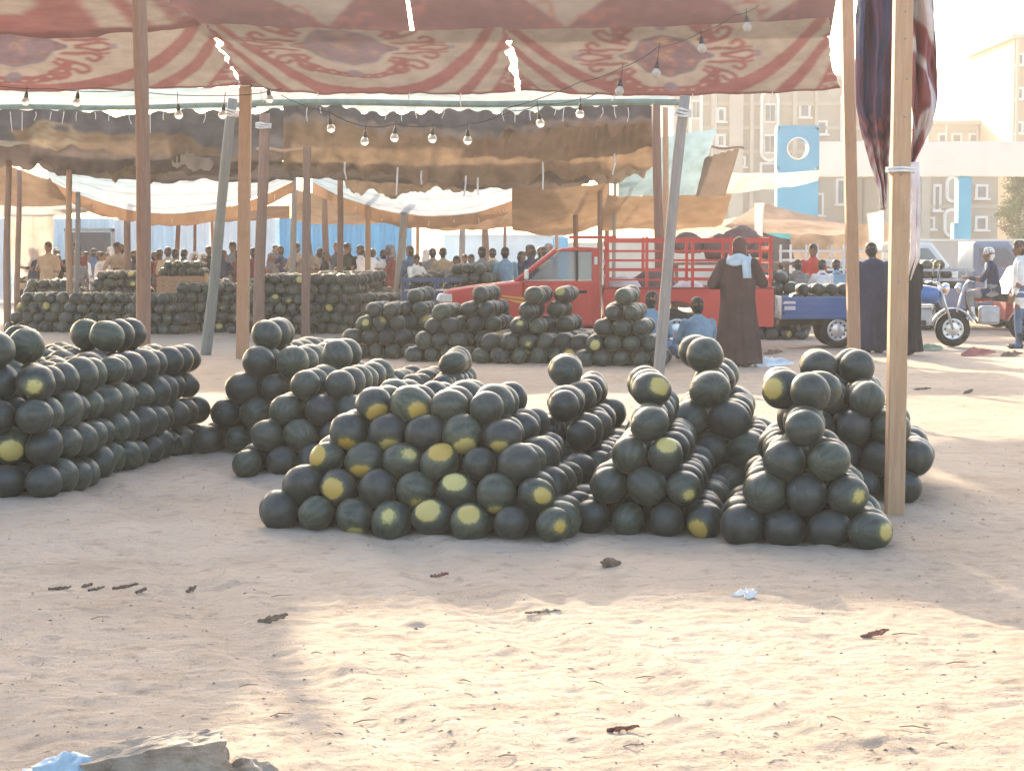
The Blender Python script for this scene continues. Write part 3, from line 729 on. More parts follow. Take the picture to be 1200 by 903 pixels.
post(164, -30, 168, 455, 24.0, 17.5, M_POST_RED, "dark reddish brown post rising behind the long melon pile", False, 0.4, taper=0.95)
post(288, 88, 284, 416, 30.0, 14, M_POST_ORANGE, "orange brown post under the seam of the printed canopy", True, 0.1, taper=0.95, lash=True)
post(274, 116, 240, 414, 31.0, 13, M_POST_GREEN, "leaning grey green pole propped beside the orange brown post", lash=True)
post(803, 112, 770, 443, 25.5, 14, M_POST_GREY, "weathered grey pole leaning in front of the red pickup", lash=True)
post(309, 133, 304, 392, 36.0, 14, M_POST_RED, "stout reddish post in the gap right behind the canopy seam", lash=True)
post(360, 172, 358, 398, 36.5, 10, M_POST_RED, "slim reddish post standing among the far melon heaps beside the white awning", True)
post(770, 122, 773, 395, 34.6, 12, M_POST_RED, "brown post against the pickup's cargo rack, behind the leaning grey pole")
post(779, 126, 781, 395, 35.4, 8, M_POST_PALE, "thin pale batten fixed beside the brown post at the cargo rack")
FARP = [(399, 200, 397, 368, 41, 8), (81, 192, 82, 362, 40.0, 8), (91, 225, 89, 372, 40.2, 7), (10, 186, 8, 368, 40.0, 9), (22, 200, 20, 372, 44, 7), (431, 205, 430, 352, 47, 7), (474, 225, 465, 350, 47, 11),
        (210, 235, 203, 345, 50, 6), (228, 235, 228, 345, 50, 4), (247, 235, 252, 345, 51, 4), (344, 205, 343, 350, 47, 8), (381, 210, 382, 350, 48, 8), (150, 210, 150, 345, 48, 9), (489, 235, 489, 350, 52, 5),
        (542, 230, 542, 350, 52, 8), (567, 232, 570, 350, 52, 9), (703, 200, 702, 345, 44, 7), (712, 205, 712, 345, 46, 6), (721, 200, 719, 345, 44, 5), (675, 205, 675, 345, 45, 7), (592, 240, 592, 345, 53, 4), (652, 232, 652, 345, 53, 5)]
FARL = ["slim reddish post between the two white awnings", "reddish post of a close pair under the outer white awning corner", "grey post of the close pair under the outer white awning corner", "reddish post at the outermost far heap under the navy awning",
        "thin post just behind the outermost reddish one", "thin post before the middle of the blue fence", "stout leaning post at the end of the blue fence", "thin leaning post before the white fence by the market cart", "hairline upright pole behind the market cart",
        "hairline slanting pole behind the market cart", "post beside the stout reddish one, before the blue fence", "post behind the slim reddish post, before the blue fence", "post beside the hanging yellowish strip behind the dark post", "thin post before the white wall's start",
        "post before the white boundary wall, above the trailer bed", "thicker post before the white boundary wall above the bonnet", "thin post behind the cab roof under the ochre awning", "second thin post behind the cab roof", "third thin post behind the cab, beside the small blue tarp", "post rising behind the cab under the ochre awning", "hairline pole before the middle of the white boundary wall", "thin pole by the blue door leaf"]
for k, (x0, y0, x1, y1, Y, w_) in enumerate(FARP):
    mm = (M_POST_RED, M_POST_ORANGE, M_POST_GREY, M_POST_RED)[k % 4]
    b_ = gd(x1, HOR + FPX * CAMH / Y)
    post(x0, y0, x1, HOR + FPX * CAMH / Y, Y, w_, mm, FARL[k], False, 0, 0.2, "posts of the far stalls")
for (x0, y0, x1, y1, Y, rpx, m_, nm_, lb) in [
    (296, 121, 805, 121, 37.0, 8, M_BEAM_GREEN, "beam", "long green painted beam carrying the blue edged brown awning"),
    (-40, 127, 300, 124, 37.6, 6, M_BEAM_GREEN, "beam", "grey green beam carrying the navy awning with a lace roundel"),
    (700, 213, 742, 211, 43, 6, M_POST_RED, "beam", "short dark batten sticking out by the pale blue tarp"),
    (820, 172, 872, 174, 44, 3, M_POST_RED, "beam", "thin batten holding up the brown netting beside the pale blue tarp"),
    (300, 175, 362, 176, 37, 4, M_POST_PALE, "beam", "pale batten nailed between the two reddish posts")]:
    a_ = at(x0, y0, Y); b_ = at(x1, y1, Y); mb = MB(); r_b = rpx / ppm(Y) / 2
    mb.path([a_ + (b_ - a_) * t + Vector((0, 0, 0.02 * math.sin(t * 9))) for t in np.linspace(0, 1, 12)], r_b, 7)
    tag(mb.build(nm_, m_, None, True), lb, "beam")

# ------------------------------------------------------------------ awnings of the stalls behind
AW = "awnings of the stalls behind"
WHITE = (0.74, 0.78, 0.80); PBLUE = (0.52, 0.68, 0.74)
def dye_bright(u, v, W_, H_):
    n = fbm(u * W_, v * H_, 0.8, 41, 3)[..., None]; c_ = np.where(n > 0.55, np.array(PBLUE), np.array(WHITE))
    ln = (np.abs(((u * W_ + 0.3 * v) % 1.4) - 0.7) < 0.015)[..., None]
    return np.where(ln, np.array((0.42, 0.45, 0.45)), c_)
tag(sheet("white_tarp", at(-40, 99, 38.2), at(300, 102, 38.2), at(300, 128, 41.2), at(-40, 127, 41.2), M_TARP, dye_bright, 0.08, 0.05, 0.05, 0.9, 50), "bright white tarp glowing behind the navy awning and hanging bulbs", "tarp", AW)
tag(sheet("white_tarp", at(300, 103, 38.2), at(790, 104, 38.2), at(790, 128, 41.0), at(300, 128, 41.0), M_TARP, dye_bright, 0.08, 0.05, 0.05, 0.9, 51), "bright white and pale blue tarp above the long green beam", "tarp", AW)
def dye_brown(u, v, W_, H_):
    n = fbm(u * W_ * 0.5, v * H_ * 1.6, 1.6, 61, 4)[..., None]; st = fbm(u * W_, v * H_ * 0.2, 6.0, 62)[..., None]
    c_ = np.array((0.30, 0.215, 0.16)) * n * 1.5 + np.array((0.36, 0.25, 0.15)) * (1 - n)
    c_ = np.where(st > 0.62, c_ * 0.72, c_)
    wav = 0.80 + 0.05 * np.sin(u * 9)
    c_ = np.where((v > wav)[..., None], np.array((0.13, 0.145, 0.19)), c_)
    c_ = np.where(((v > wav - 0.10) & (v <= wav))[..., None], np.array((0.33, 0.29, 0.27)), c_)
    return c_
o = sheet("brown_awning", at(332, 124, 37.1), at(764, 122, 37.1), at(768, 196, 39.0), at(332, 196, 39.0), M_HEAVY, dye_brown, 0.05, 0.28, 0.14, 1.1, 55, 0.20, fold=0.04, nfold=19)
tag(o, "stained brown awning with navy upper edge sagging under the green beam", "awning", AW)
tie_cords(o, [at(x, 126, 36.9) for x in (360, 375, 452, 470, 486, 520, 588, 604, 622, 652, 661, 706, 720, 736)], 0.2)
tie_cords(o, [at(x, y, 38.2) for x, y in ((404, 190), (466, 196), (494, 200), (546, 206), (560, 208), (636, 190), (720, 180))], 0.35, 0.018)
# scalloped lower layers of the brown awning
o = sheet("brown_awning", at(560, 150, 37.6), at(766, 140, 37.6), at(766, 170, 38.3), at(540, 178, 38.3), M_HEAVY, plain((0.42, 0.30, 0.19), 0.4, 2.5, 66), 0.05, 0.20, 0.06, 1.4, 56, 0.10, fold=0.03, nfold=20)
tag(o, "ragged ochre flap hanging in folds under the navy edged brown awning", "awning", AW)
o = sheet("brown_awning", at(330, 188, 38.9), at(700, 184, 38.9), at(690, 217, 40.6), at(340, 206, 40.6), M_HEAVY, plain((0.22, 0.175, 0.16), 0.35, 1.2, 67), 0.06, 0.12, 0.06, 1.0, 57, 0.05)
tag(o, "dark grey brown lower cloth hanging below the stained brown awning", "awning", AW)
def dye_navy(u, v, W_, H_):
    n = fbm(u * W_, v * H_, 0.7, 71, 3); c_ = np.where(((n + 0.35 * v) > 0.62)[..., None], np.array((0.14, 0.155, 0.21)), np.array((0.33, 0.25, 0.20)))
    c_ = np.where((v < 0.38 + 0.08 * np.sin(u * 7))[..., None], np.array((0.20, 0.165, 0.17)), c_)
    x = (u * W_ - 0.275 * W_) / 0.48; y = (v - 0.62) * H_ / 0.62; rr_ = np.hypot(x, y)
    lace = (rr_ < 1) & ((np.abs(rr_ - 0.9) < 0.07) | (fbm(u * W_ * 3, v * H_ * 3, 3.0, 5) > 0.5))
    return np.where(lace[..., None], np.array((0.42, 0.38, 0.30)), c_)
o = sheet("navy_awning", at(-40, 128, 37.7), at(337, 130, 37.7), at(338, 196, 40.2), at(-40, 188, 40.2), M_HEAVY, dye_navy, 0.05, 0.18, 0.16, 1.0, 58, 0.16, fold=0.03, nfold=11)
tag(o, "navy and brown awning with a pale lace roundel, sagging beside the dark post", "awning", AW)
tie_cords(o, [at(x, 131, 37.5) for x in (12, 26, 42, 60, 75, 90, 111, 128, 152, 176, 192, 240)], 0.26)
o = sheet("grey_awning", at(30, 182, 39.6), at(345, 190, 39.6), at(345, 210, 43), at(60, 206, 43), M_HEAVY, plain((0.20, 0.17, 0.17), 0.35, 1.0, 68), 0.07, 0.10, 0.07, 0.9, 59, 0.04)
tag(o, "dusky plum grey cloth stretched above the white awning with brown valance", "awning", AW)
o = sheet("lit_tarp", at(-40, 163, 38.6), at(34, 166, 38.6), at(40, 178, 40), at(-40, 176, 40), M_TARP, plain((0.74, 0.78, 0.78), 0.1, 1.0, 69), 0.06, 0.03, 0.03, 1.0, 60)
tag(o, "scrap of white tarp showing under the navy awning at its outer end", "tarp", AW)
for (x0, x1, y0, y1, Y_, c_, lb, sd_) in [(196, 262, 140, 190, 38.8, (0.62, 0.58, 0.54), "torn pale strip trailing down from the navy awning", 131), (400, 560, 196, 222, 40.9, (0.36, 0.27, 0.20), "ragged brown under layer hanging below the dark grey brown cloth", 132), (600, 760, 184, 208, 39.4, (0.33, 0.27, 0.22), "fringed tan under layer below the stained brown awning", 133), (100, 200, 182, 204, 40.4, (0.45, 0.36, 0.26), "ochre scrap of cloth tucked under the navy awning", 134)]:
    o = sheet("ragged_awning", at(x0, y0, Y_), at(x1, y0 + 4, Y_), at(x1 - 4, y1, Y_ + 1.0), at(x0 + 6, y1 - 2, Y_ + 1.0), M_HEAVY, plain(c_, .45, 2.5, sd_), 0.05, 0.12, 0.10, 1.5, sd_, 0.18, fold=0.04, nfold=9); tag(o, lb, "awning", AW)
# white awnings with brown valances
def dye_white(u, v, W_, H_):
    c_ = np.broadcast_to(np.array((0.66, 0.74, 0.82)), u.shape + (3,)).copy(); n = fbm(u * W_, v * H_, 0.6, 81)[..., None]
    c_ = np.where(n > 0.56, np.array((0.55, 0.70, 0.80)), c_)
    ln = (np.abs((v * 3.2 + 0.1 * np.sin(u * 6)) % 1.0 - 0.5) < 0.03)[..., None]
    return np.where(ln, c_ * 0.55, c_)
def white_awning(x0, x1, yl, yr, ym, Y, lab, seed):
    a_, b_ = at(x0, yl - 4, Y), at(x1, yr - 4, Y); c_, d_ = at(x1, yr + 6, Y + 3.5), at(x0, yl + 6, Y + 3.5)
    e = empty("white_awning", (0, 0, 0), 0, lab, "awning", "white awnings with brown valances")
    sag = (ym - max(yl, yr)) / ppm(Y + 3) 
    sheet("awning_sheet", a_, b_, c_, d_, M_TARP, dye_white, 0.06, sag, 0.04, 0.8, seed, parent=e, tops=0.05)
    up = Vector((0, 0, 0.27))
    o = sheet("valance", d_, c_, c_ - up, d_ - up, M_HEAVY, plain((0.42, 0.25, 0.16), 0.3, 1.3, seed), 0.06, 0.0, 0.03, 2.0, seed, 0.05, parent=e, fold=0.02, nfold=16)
    me_ = o.data; n = len(me_.vertices); co = np.zeros(n * 3); me_.vertices.foreach_get("co", co); co = co.reshape(-1, 3)
    u_ = np.clip((co[:, 0] - d_.x) / (c_.x - d_.x), 0, 1); co[:, 2] -= sag * 4 * u_ * (1 - u_) * 1.0; me_.vertices.foreach_set("co", co.ravel()); me_.update()
    tie_cords(e, [d_ + (c_ - d_) * t - Vector((0, -.0, sag * 4 * t * (1 - t) + 0.1)) for t in np.linspace(.08, .92, 9)], 0.16, 0.006)
white_awning(56, 345, 203, 205, 246, 43.0, "white awning with brown valance sagging behind the dark reddish post", 91)
white_awning(366, 640, 206, 210, 250, 43.5, "white awning with brown valance sagging above the pickup's bonnet", 92)
# tan and beige cloths
def cl(nm_, q, Y0, Y1, c_, lab, seed, m=None, sag=0.1, cat="awning", **kw):
    (tl, tr, br, bl) = q
    o = sheet(nm_, at(*tl, Y0), at(*tr, Y0), at(*br, Y1), at(*bl, Y1), m or M_HEAVY, c_ if callable(c_) else plain(c_, 0.3, 1.2, seed), 0.06, sag, 0.06, 1.0, seed, 0.03, **kw)
    return tag(o, lab, cat, AW)
cl("tan_awning", ((-40, 180), (60, 208), (82, 238), (-40, 236)), 44.5, 46.5, (0.42, 0.30, 0.22), "tan slanting awning behind the outermost far post", 101)
cl("white_awning", ((-40, 232), (110, 232), (112, 246), (-40, 252)), 47, 49, (0.74, 0.72, 0.68), "flat white awning low behind the tan slanting one", 102, M_TARP)
cl("white_drape", ((4, 240), (64, 246), (62, 300), (16, 322)), 49, 50, (0.62, 0.52, 0.48), "draped pinkish white cloth hanging under the low white awning", 103, M_TARP, 0.2, fold=0.08, nfold=5)
cl("tan_awning", ((345, 222), (470, 232), (468, 258), (345, 258)), 49, 51.5, (0.40, 0.30, 0.23), "tan awning in front of the blue sheet fence", 104)
cl("tan_awning", ((470, 232), (650, 225), (650, 262), (470, 266)), 48.5, 51, (0.42, 0.29, 0.21), "tan awning with a sagging edge behind the pickup's bonnet", 105)
cl("tan_awning", ((60, 240), (340, 240), (340, 256), (120, 252)), 48.5, 51, (0.40, 0.27, 0.20), "rust brown awning low behind the white awning", 106)
cl("tan_awning", ((600, 218), (712, 214), (712, 262), (600, 268)), 43.5, 46, (0.48, 0.33, 0.22), "ochre awning above the pickup's cab", 107, None, 0.2)
cl("ochre_awning", ((712, 228), (858, 230), (846, 264), (700, 268)), 43, 45, (0.52, 0.36, 0.24), "ochre awning strung behind the pickup's cargo rack", 108, None, 0.06)
def dye_blue(u, v, W_, H_):
    c_ = np.broadcast_to(np.array((0.36, 0.52, 0.60)), u.shape + (3,)).copy()
    w = np.abs(((u * 3.3 + v * 0.8 + 0.15 * fbm(u * 2, v * 2, 3, 4)) % 1.0) - 0.5) < 0.022
    return np.where(w[..., None], np.array((0.16, 0.24, 0.28)), c_)
cl("pale_blue_tarp", ((770, 162), (840, 150), (815, 229), (764, 229)), 42.6, 43.0, dye_blue, "creased pale blue tarp leaning up behind the weathered grey pole", 109, M_HEAVY, 0.0, "tarp")
cl("pale_blue_tarp", ((724, 202), (768, 198), (768, 229), (724, 229)), 42.4, 42.9, dye_blue, "small pale blue tarp beside the brown post at the cargo rack", 110, M_HEAVY, 0.0, "tarp")
cl("brown_netting", ((826, 186), (866, 174), (850, 230), (815, 230)), 42.4, 42.8, (0.34, 0.26, 0.21), "brown netting hung beside the creased pale blue tarp", 111, None, 0.0, "cloth", fold=0.03, nfold=5)
cl("white_drape", ((856, 203), (962, 200), (958, 212), (850, 228)), 46, 46.6, (0.72, 0.66, 0.60), "long white cloth strip stretched across the blue pylon", 112, M_TARP, 0.05, "cloth")
cl("beige_tent", ((890, 236), (1002, 262), (1000, 272), (848, 268)), 43.6, 46, (0.60, 0.50, 0.44), "beige tent roof rising to a peak behind the robed man", 113, M_TARP, 0.10, "tent")
cl("beige_tent", ((925, 268), (1062, 258), (1050, 304), (928, 304)), 47, 47.8, (0.46, 0.37, 0.31), "tan tent wall behind the person in the red shirt", 114, None, 0.04, "tent", fold=0.05, nfold=6)
cl("blue_sheet", ((905, 268), (962, 258), (958, 282), (898, 278)), 48, 48.6, (0.10, 0.42, 0.58), "turquoise sheet slung under the beige tent roof", 115, None, 0.03, "cloth")
cl("tent_opening_shade", ((892, 272), (926, 280), (936, 325), (888, 325)), 47.2, 46.8, (0.10, 0.085, 0.10), "dark sheet standing for tent opening shade behind the melon heap by the robed man", 116, None, 0.05, "tent")  # near-black sheet puts the shade of a tent opening into colour
cl("white_drape", ((884, 238), (896, 238), (892, 332), (886, 332)), 43.4, 43.4, (0.66, 0.62, 0.62), "narrow white cloth hanging from the beige tent's peak", 117, M_TARP, 0.0, "cloth", fold=0.03, nfold=2)
cl("white_tarp", ((790, 268), (880, 252), (884, 276), (790, 285)), 46, 48, (0.78, 0.73, 0.66), "sunlit cream tarp over the sacks behind the cargo rack", 118, M_TARP, 0.05, "tarp")
cl("white_drape", ((1016, 250), (1036, 246), (1036, 292), (1020, 292)), 44, 44, (0.58, 0.56, 0.58), "grey white rag hung from the tent wall beside the pale post", 119, M_TARP, 0.03, "cloth", fold=0.04, nfold=3)

# ------------------------------------------------------------------ strings of bulbs
m_glass, nt, b = new_mat("frosted_bulb_glass"); b.inputs["Base Color"].default_value = (0.75, 0.72, 0.66, 1); b.inputs["Roughness"].default_value = 0.15
b.inputs["Transmission Weight"].default_value = 0.55; b.inputs["IOR"].default_value = 1.3
nt.links.new(ramp(nt, noise_tex(nt, 9, 3, .5, objcoord(nt)), [(.3, (.62, .58, .52)), (.7, (.82, .80, .76))]), b.inputs["Base Color"])
bulb_me = MB().lathe([(0.0, -0.135), (0.022, -0.132), (0.042, -0.115), (0.052, -0.09), (0.048, -0.065), (0.034, -0.042), (0.022, -0.03)], n=14).mesh("bulb", m_glass, True)
sock_me = MB().lathe([(0.0, 0.05), (0.012, 0.045), (0.020, 0.02), (0.026, -0.02), (0.024, -0.032)], n=10).mesh("socket", M_WIRE, True)
def light_string(wire, bulbs, Y, lab):
    e = empty("light_string", at(*wire[0], Y), 0, lab, "string lights", "strings of bulbs under the canopies"); base = e.location
    pts = [at(x, y, Y) - base for x, y in wire]; fine = []
    for p, q in zip(pts[:-1], pts[1:]):
        for t in np.linspace(0, 1, 6)[:-1]: fine.append(p + (q - p) * t - Vector((0, 0, 0.03 * 4 * t * (1 - t))))
    fine.append(pts[-1]); MB().path(fine, 0.006, 5).build("wire", M_WIRE, e)
    for bx, by in bulbs:
        p = at(bx, by, Y) - base; wy = min(fine, key=lambda f: abs(f.x - p.x))
        o = link("bulb", bulb_me, e, p + Vector((0, 0, 0.10))); o.scale = (1.2,) * 3
        o.rotation_euler = (random.uniform(-.1, .1), random.uniform(-.15, .15), 0)
        link("socket", sock_me, o)
        drop = wy.z - (p.z + 0.14)
        if drop > 0.02: MB().tube((0, 0, 0.045), (0, 0, 0.05 + drop), 0.005, n=5).build("drop_wire", M_WIRE, o)
light_string([(-20, 98), (60, 104), (150, 106), (262, 112), (330, 104)], [(31, 120), (91, 121), (209, 135), (262, 135), (315, 117)], 29.4, "string of bare bulbs hanging under the printed canopy by the dark post")
light_string([(330, 112), (387, 132), (428, 148), (463, 145), (507, 147), (548, 146), (600, 130), (632, 122), (680, 116), (700, 108)], [(387, 151), (428, 166), (463, 162), (507, 163), (548, 165), (632, 145), (680, 134)], 29.7, "string of bare bulbs looping in front of the stained brown awning")
light_string([(590, 128), (680, 96), (727, 80), (770, 56), (822, 38), (860, 18), (890, 6)], [(727, 107), (770, 86), (822, 57), (875, 32)], 27.0, "string of bulbs climbing under the large arabesque roundel")

# ------------------------------------------------------------------ fence, walls and buildings behind
M_WHITEWALL = mat("white_limewash", (0.72, 0.74, 0.74), 0.9, 0.12, 1.5)
M_BLUESHEET = mat("blue_sheet_metal", (0.13, 0.40, 0.60), 0.5, 0.15, 1.2)
M_PALESHEET = mat("pale_blue_sheet_metal", (0.55, 0.68, 0.74), 0.5, 0.12, 1.2)
M_GREYBASE = mat("grey_cement", (0.40, 0.40, 0.40), 0.9, 0.15, 2.0)
M_DARK = mat("dark_doorway", (0.06, 0.06, 0.075), 0.8)
def fence():
    Y = 62.0; X0 = at(-60, 300, Y).x; X1 = at(520, 300, Y).x; pitch = 1.0
    e = empty("sheet_fence", (X0, Y, 0), 0, "tall corrugated sheet fence in white and blue behind the far stalls", "fence")
    n = int((X1 - X0) / pitch)
    for k in range(n):
        px = (X0 + (k + .5) * pitch) / Y * FPX + 600
        m_ = M_BLUESHEET if (312 < px < 480 or 195 < px < 216) else (M_PALESHEET if random.random() < .45 else M_WHITEWALL)
        mb = MB(); st = 14; P = []
        for i in range(st + 1):
            x = pitch * i / st; y = 0.03 * (1 if (i % 4) in (1, 2) else -1)
            P += [(x, y, 0.05), (x, y, 2.52 + 0.02 * math.sin(k * 2.1))]
        mb.add(P, [(2 * i, 2 * i + 2, 2 * i + 3, 2 * i + 1) for i in range(st)])
        o = mb.build("sheet", m_, e, False, (k * pitch, 0.015 * (k % 2), 0)); s_ = o.modifiers.new("t", 'SOLIDIFY'); s_.thickness = 0.01
    for k in range(0, n + 1, 3): MB().box((k * pitch, 0.12, 1.3), (0.09, 0.09, 2.6)).build("fence_post", M_POST_GREY, e)
    MB().box((n * pitch / 2, 0.09, 2.35), (n * pitch, 0.05, 0.08)).build("rail", M_POST_GREY, e)
    MB().box((n * pitch / 2, 0.09, 0.6), (n * pitch, 0.05, 0.08)).build("rail", M_POST_GREY, e)
fence()
def boxthing(nm_, x0, x1, y0, y1, Y, dep, m_, lab, cat, z0=None):
    a_ = at(x0, y1, Y); b_ = at(x1, y0, Y); zz = 0.0 if z0 is None else z0
    mb = MB().box(((a_.x + b_.x) / 2, Y + dep / 2, (zz + b_.z) / 2), (b_.x - a_.x, dep, b_.z - zz))
    return tag(mb.build(nm_, m_, None, bevel=0.02), lab, cat)
g = empty("gate", at(62, 310, 61), 0, "dark metal gate standing open in the white fence", "gate"); g.location.z = 0
MB().box((1.1, 0, 1.05), (1.25, .06, 2.1)).build("leaf", M_DARK, g); MB().box((0.42, 0, 1.1), (.1, .1, 2.2)).build("jamb", M_POST_GREY, g); MB().box((1.80, 0, 1.1), (.1, .1, 2.2)).build("jamb", M_POST_GREY, g); MB().box((1.1, 0, 2.17), (1.5, .1, .1)).build("lintel", M_POST_GREY, g)
w = empty("boundary_wall", (at(520, 300, 64).x, 64, 0), 0, "white boundary wall with grey footing behind the crowd by the pickup", "wall")
Lw = at(662, 300, 64).x - at(520, 300, 64).x
MB().box((Lw / 2, .15, 1.0), (Lw, .3, 2.0)).build("wall", M_WHITEWALL, w); MB().box((Lw / 2, .14, .45), (Lw, .34, .9)).build("footing", M_GREYBASE, w); MB().box((Lw / 2, .15, 2.03), (Lw + .1, .4, .07)).build("coping", M_WHITEWALL, w)
boxthing("blue_door", 648, 666, 278, 330, 63.4, .12, M_BLUESHEET, "blue door leaf at the end of the white boundary wall", "door")

m_plaster, nt, b = new_mat("beige_plaster"); co = objcoord(nt)
f = noise_tex(nt, .25, 6, .6, co); nt.links.new(ramp(nt, f, [(.3, (.30, .25, .21)), (.7, (.35, .30, .25))]), b.inputs[0]); b.inputs["Roughness"].default_value = .95
bump(nt, noise_tex(nt, 12, 5, .6, co), .2, .03, b)
M_PLASTER = m_plaster; M_PLASTER2 = mat("pale_plaster", (.39, .345, .29), .95, .08, .3); M_PEACH = mat("peach_plaster", (.42, .31, .21), .95, .08, .3)
M_TRIM = mat("white_trim", (.66, .64, .61), .8, .06, 1); M_PANE = mat("dusty_window_glass", (.10, .11, .13), .25, .3, .8, spec=.6, bmp=0); M_TURQ = mat("turquoise_paint", (.035, .28, .46), .7, .10, .6); M_RAILG = mat("cream_concrete", (.62, .595, .56), .9, .08, .5)
def stadium(x, z0, z1, r, n=8):
    P = []
    for i in range(n + 1): t = math.pi * i / n; P.append((x + r * math.cos(t), z1 - r + r * math.sin(t)))
    for i in range(n + 1): t = math.pi + math.pi * i / n; P.append((x + r * math.cos(t), z0 + r + r * math.sin(t)))
    return P
def block(x0, x1, ytop, Y, m_, lab, strips, wins, ribs, dep=14, ground=0.0, bands=()):
    """apartment block: strips = tall round-ended white window frames (px x, y0, y1, rpx), wins = loose windows, ribs = pilasters"""
    a_ = at(x0, ytop, Y); b_ = at(x1, ytop, Y); Wd = b_.x - a_.x; H = a_.z; s = ppm(Y)
    e = empty("apartment_block", (a_.x, Y, 0), 0, lab, "building", "apartment blocks beyond the market")
    MB().box((Wd / 2, dep / 2, H / 2), (Wd, dep, H)).build("wall", m_, e)
    MB().box((Wd / 2, dep / 2, H + .15), (Wd + .5, dep + .5, .3)).build("parapet", M_PLASTER2, e)
    Z = lambda y: at(0, y, Y).z; X = lambda x: (x - x0) / s
    for (x, y0, y1, r) in strips:
        pr = stadium(X(x), Z(y1), Z(y0), r / s); o = MB().prism(pr, -.32, 0.0).build("window_bay", M_TRIM, e)
        pr2 = stadium(X(x), Z(y1) + .18, Z(y0) - .18, r / s - .18); MB().prism(pr2, -.36, -.322).build("bay_panel", M_PLASTER2, o)
        zz = Z(y0) - 1.5
        while zz > Z(y1) + .6:
            f_ = MB().box((X(x), -.39, zz), (r / s * 1.15, .05, 1.15)).build("window", M_TRIM, o)
            for sx in (-1, 1): MB().box((X(x) + sx * r / s * .27, -.43, zz), (r / s * .46, .03, .95)).build("pane", M_PANE, o)
            zz -= 1.85
    for (x, y, w_, h_) in wins:
        o = MB().box((X(x), -.05, Z(y)), (w_ / s + .3, .10, h_ / s + .3)).build("window", M_TRIM, e); MB().box((X(x), -.12, Z(y)), (w_ / s, .03, h_ / s)).build("pane", M_PANE, o)
        MB().box((X(x), -.16, Z(y) - h_ / s / 2 - .12), (w_ / s + .5, .3, .10)).build("sill", M_TRIM, o)
    for (x, w_) in ribs: MB().box((X(x), -.2, H / 2), (w_ / s, .4, H - .1)).build("pilaster", M_PLASTER2, e)
    for y in bands: MB().box((Wd / 2, -.06, Z(y)), (Wd + .1, .12, .22)).build("string_course", M_PLASTER2, e)
    MB().tube((Wd * .22, -.1, 0), (Wd * .22, -.1, H), .06, n=6).build("drain_pipe", M_TRIM, e)
    return e
block(790, 1012, 94, 125, M_PLASTER, "large beige apartment block with round ended white window bays behind the turquoise pylon",
      [(901, 104, 190, 11), (815, 100, 165, 8), (990, 108, 170, 7)], [(845, 135, 5, 12), (845, 165, 5, 10), (868, 190, 6, 8), (985, 225, 6, 26), (960, 240, 5, 22), (848, 200, 6, 12), (900, 198, 14, 10), (942, 130, 8, 12), (962, 150, 8, 12)], [(862, 16), (930, 5), (880, 4), (835, 4), (955, 3)], bands=(122, 150, 178, 206))
block(1030, 1170, 205, 120, M_PLASTER, "beige block with small round ended windows under the white gate beam",
      [(1116, 206, 238, 9), (1114, 244, 278, 9)], [(1050, 222, 6, 14), (1098, 232, 4, 26), (1062, 250, 5, 16), (1090, 262, 6, 10), (1150, 225, 9, 12), (1150, 262, 9, 12)], [(1084, 10), (1132, 6), (1040, 6)], bands=(242,))
block(1088, 1182, 146, 150, M_PLASTER2, "pale flat roofed block rising above the white gate beam",
      [], [(1104, 162, 6, 7), (1121, 162, 8, 7), (1140, 162, 6, 7), (1158, 162, 6, 7), (1108, 190, 6, 7), (1126, 190, 6, 7), (1150, 190, 6, 7)], [(1144, 2), (1180, 4)], bands=(152,))
block(1189, 1330, 45, 140, M_PEACH, "tall peach coloured block at the far edge beside the pale flat roofed one", [], [(1215, 80, 8, 12), (1215, 120, 8, 12), (1240, 80, 8, 12), (1240, 120, 8, 12), (1196, 70, 4, 10), (1196, 110, 4, 10), (1196, 150, 4, 10)], [(1192, 3)])
# gateway
Yg = 78.0; s = ppm(Yg); ex = at(910, 300, Yg).x
g = empty("gateway", (ex, Yg, 0), 0, "turquoise pylon gateway with a round hole and long white beam", "gateway")
wpy = 48 / s; hpy = at(0, 147, Yg).z; zc = at(0, 174, Yg).z; rc = 12 / s
# pylon with a real round hole: faces between square and circle
mb = MB(); n = 32; cx_ = 24 / s; P = []
for yy in (0.0, 0.7):
    for i in range(n):
        t = 2 * math.pi * (i + .5) / n; c_, s__ = math.cos(t), math.sin(t); k_ = 1 / max(abs(c_), abs(s__))
        P.append((cx_ + (wpy / 2) * c_ * k_, yy, zc + (wpy / 2) * s__ * k_))
    for i in range(n):
        t = 2 * math.pi * (i + .5) / n; P.append((cx_ + rc * math.cos(t), yy, zc + rc * math.sin(t)))
F = []
for i in range(n):
    j = (i + 1) % n
    F += [(i, j, n + j, n + i), (2 * n + i, 3 * n + i, 3 * n + j, 2 * n + j), (n + i, n + j, 3 * n + j, 3 * n + i)]
mb.add(P, F)
zl = zc - wpy / 2; zh = zc + wpy / 2
mb.box((cx_, .35, zl / 2 - .002), (wpy, .7, zl - .004)); mb.box((cx_, .35, (zh + hpy) / 2 + .002), (wpy, .7, hpy - zh - .004))
for sx in (-1, 1): mb.box((cx_ + sx * (wpy / 2 + .01), .35, zc), (.02, .7, wpy))
py = mb.build("pylon", M_TURQ, g)
MB().lathe([(rc * .97, -.06), (rc * 1.10, -.06), (rc * 1.10, .02), (rc * .97, .02), (rc * .97, -.06)], (cx_, 0, zc), 'Y', 32).build("hole_rim", M_TRIM, py, True)
bx0 = 48 / s + .02; bx1 = 330 / s; MB().box(((bx0 + bx1) / 2, .45, (at(0, 166, Yg).z + at(0, 206, Yg).z) / 2), (bx1 - bx0, .9, 40 / s)).build("beam", M_RAILG, g, bevel=.03)
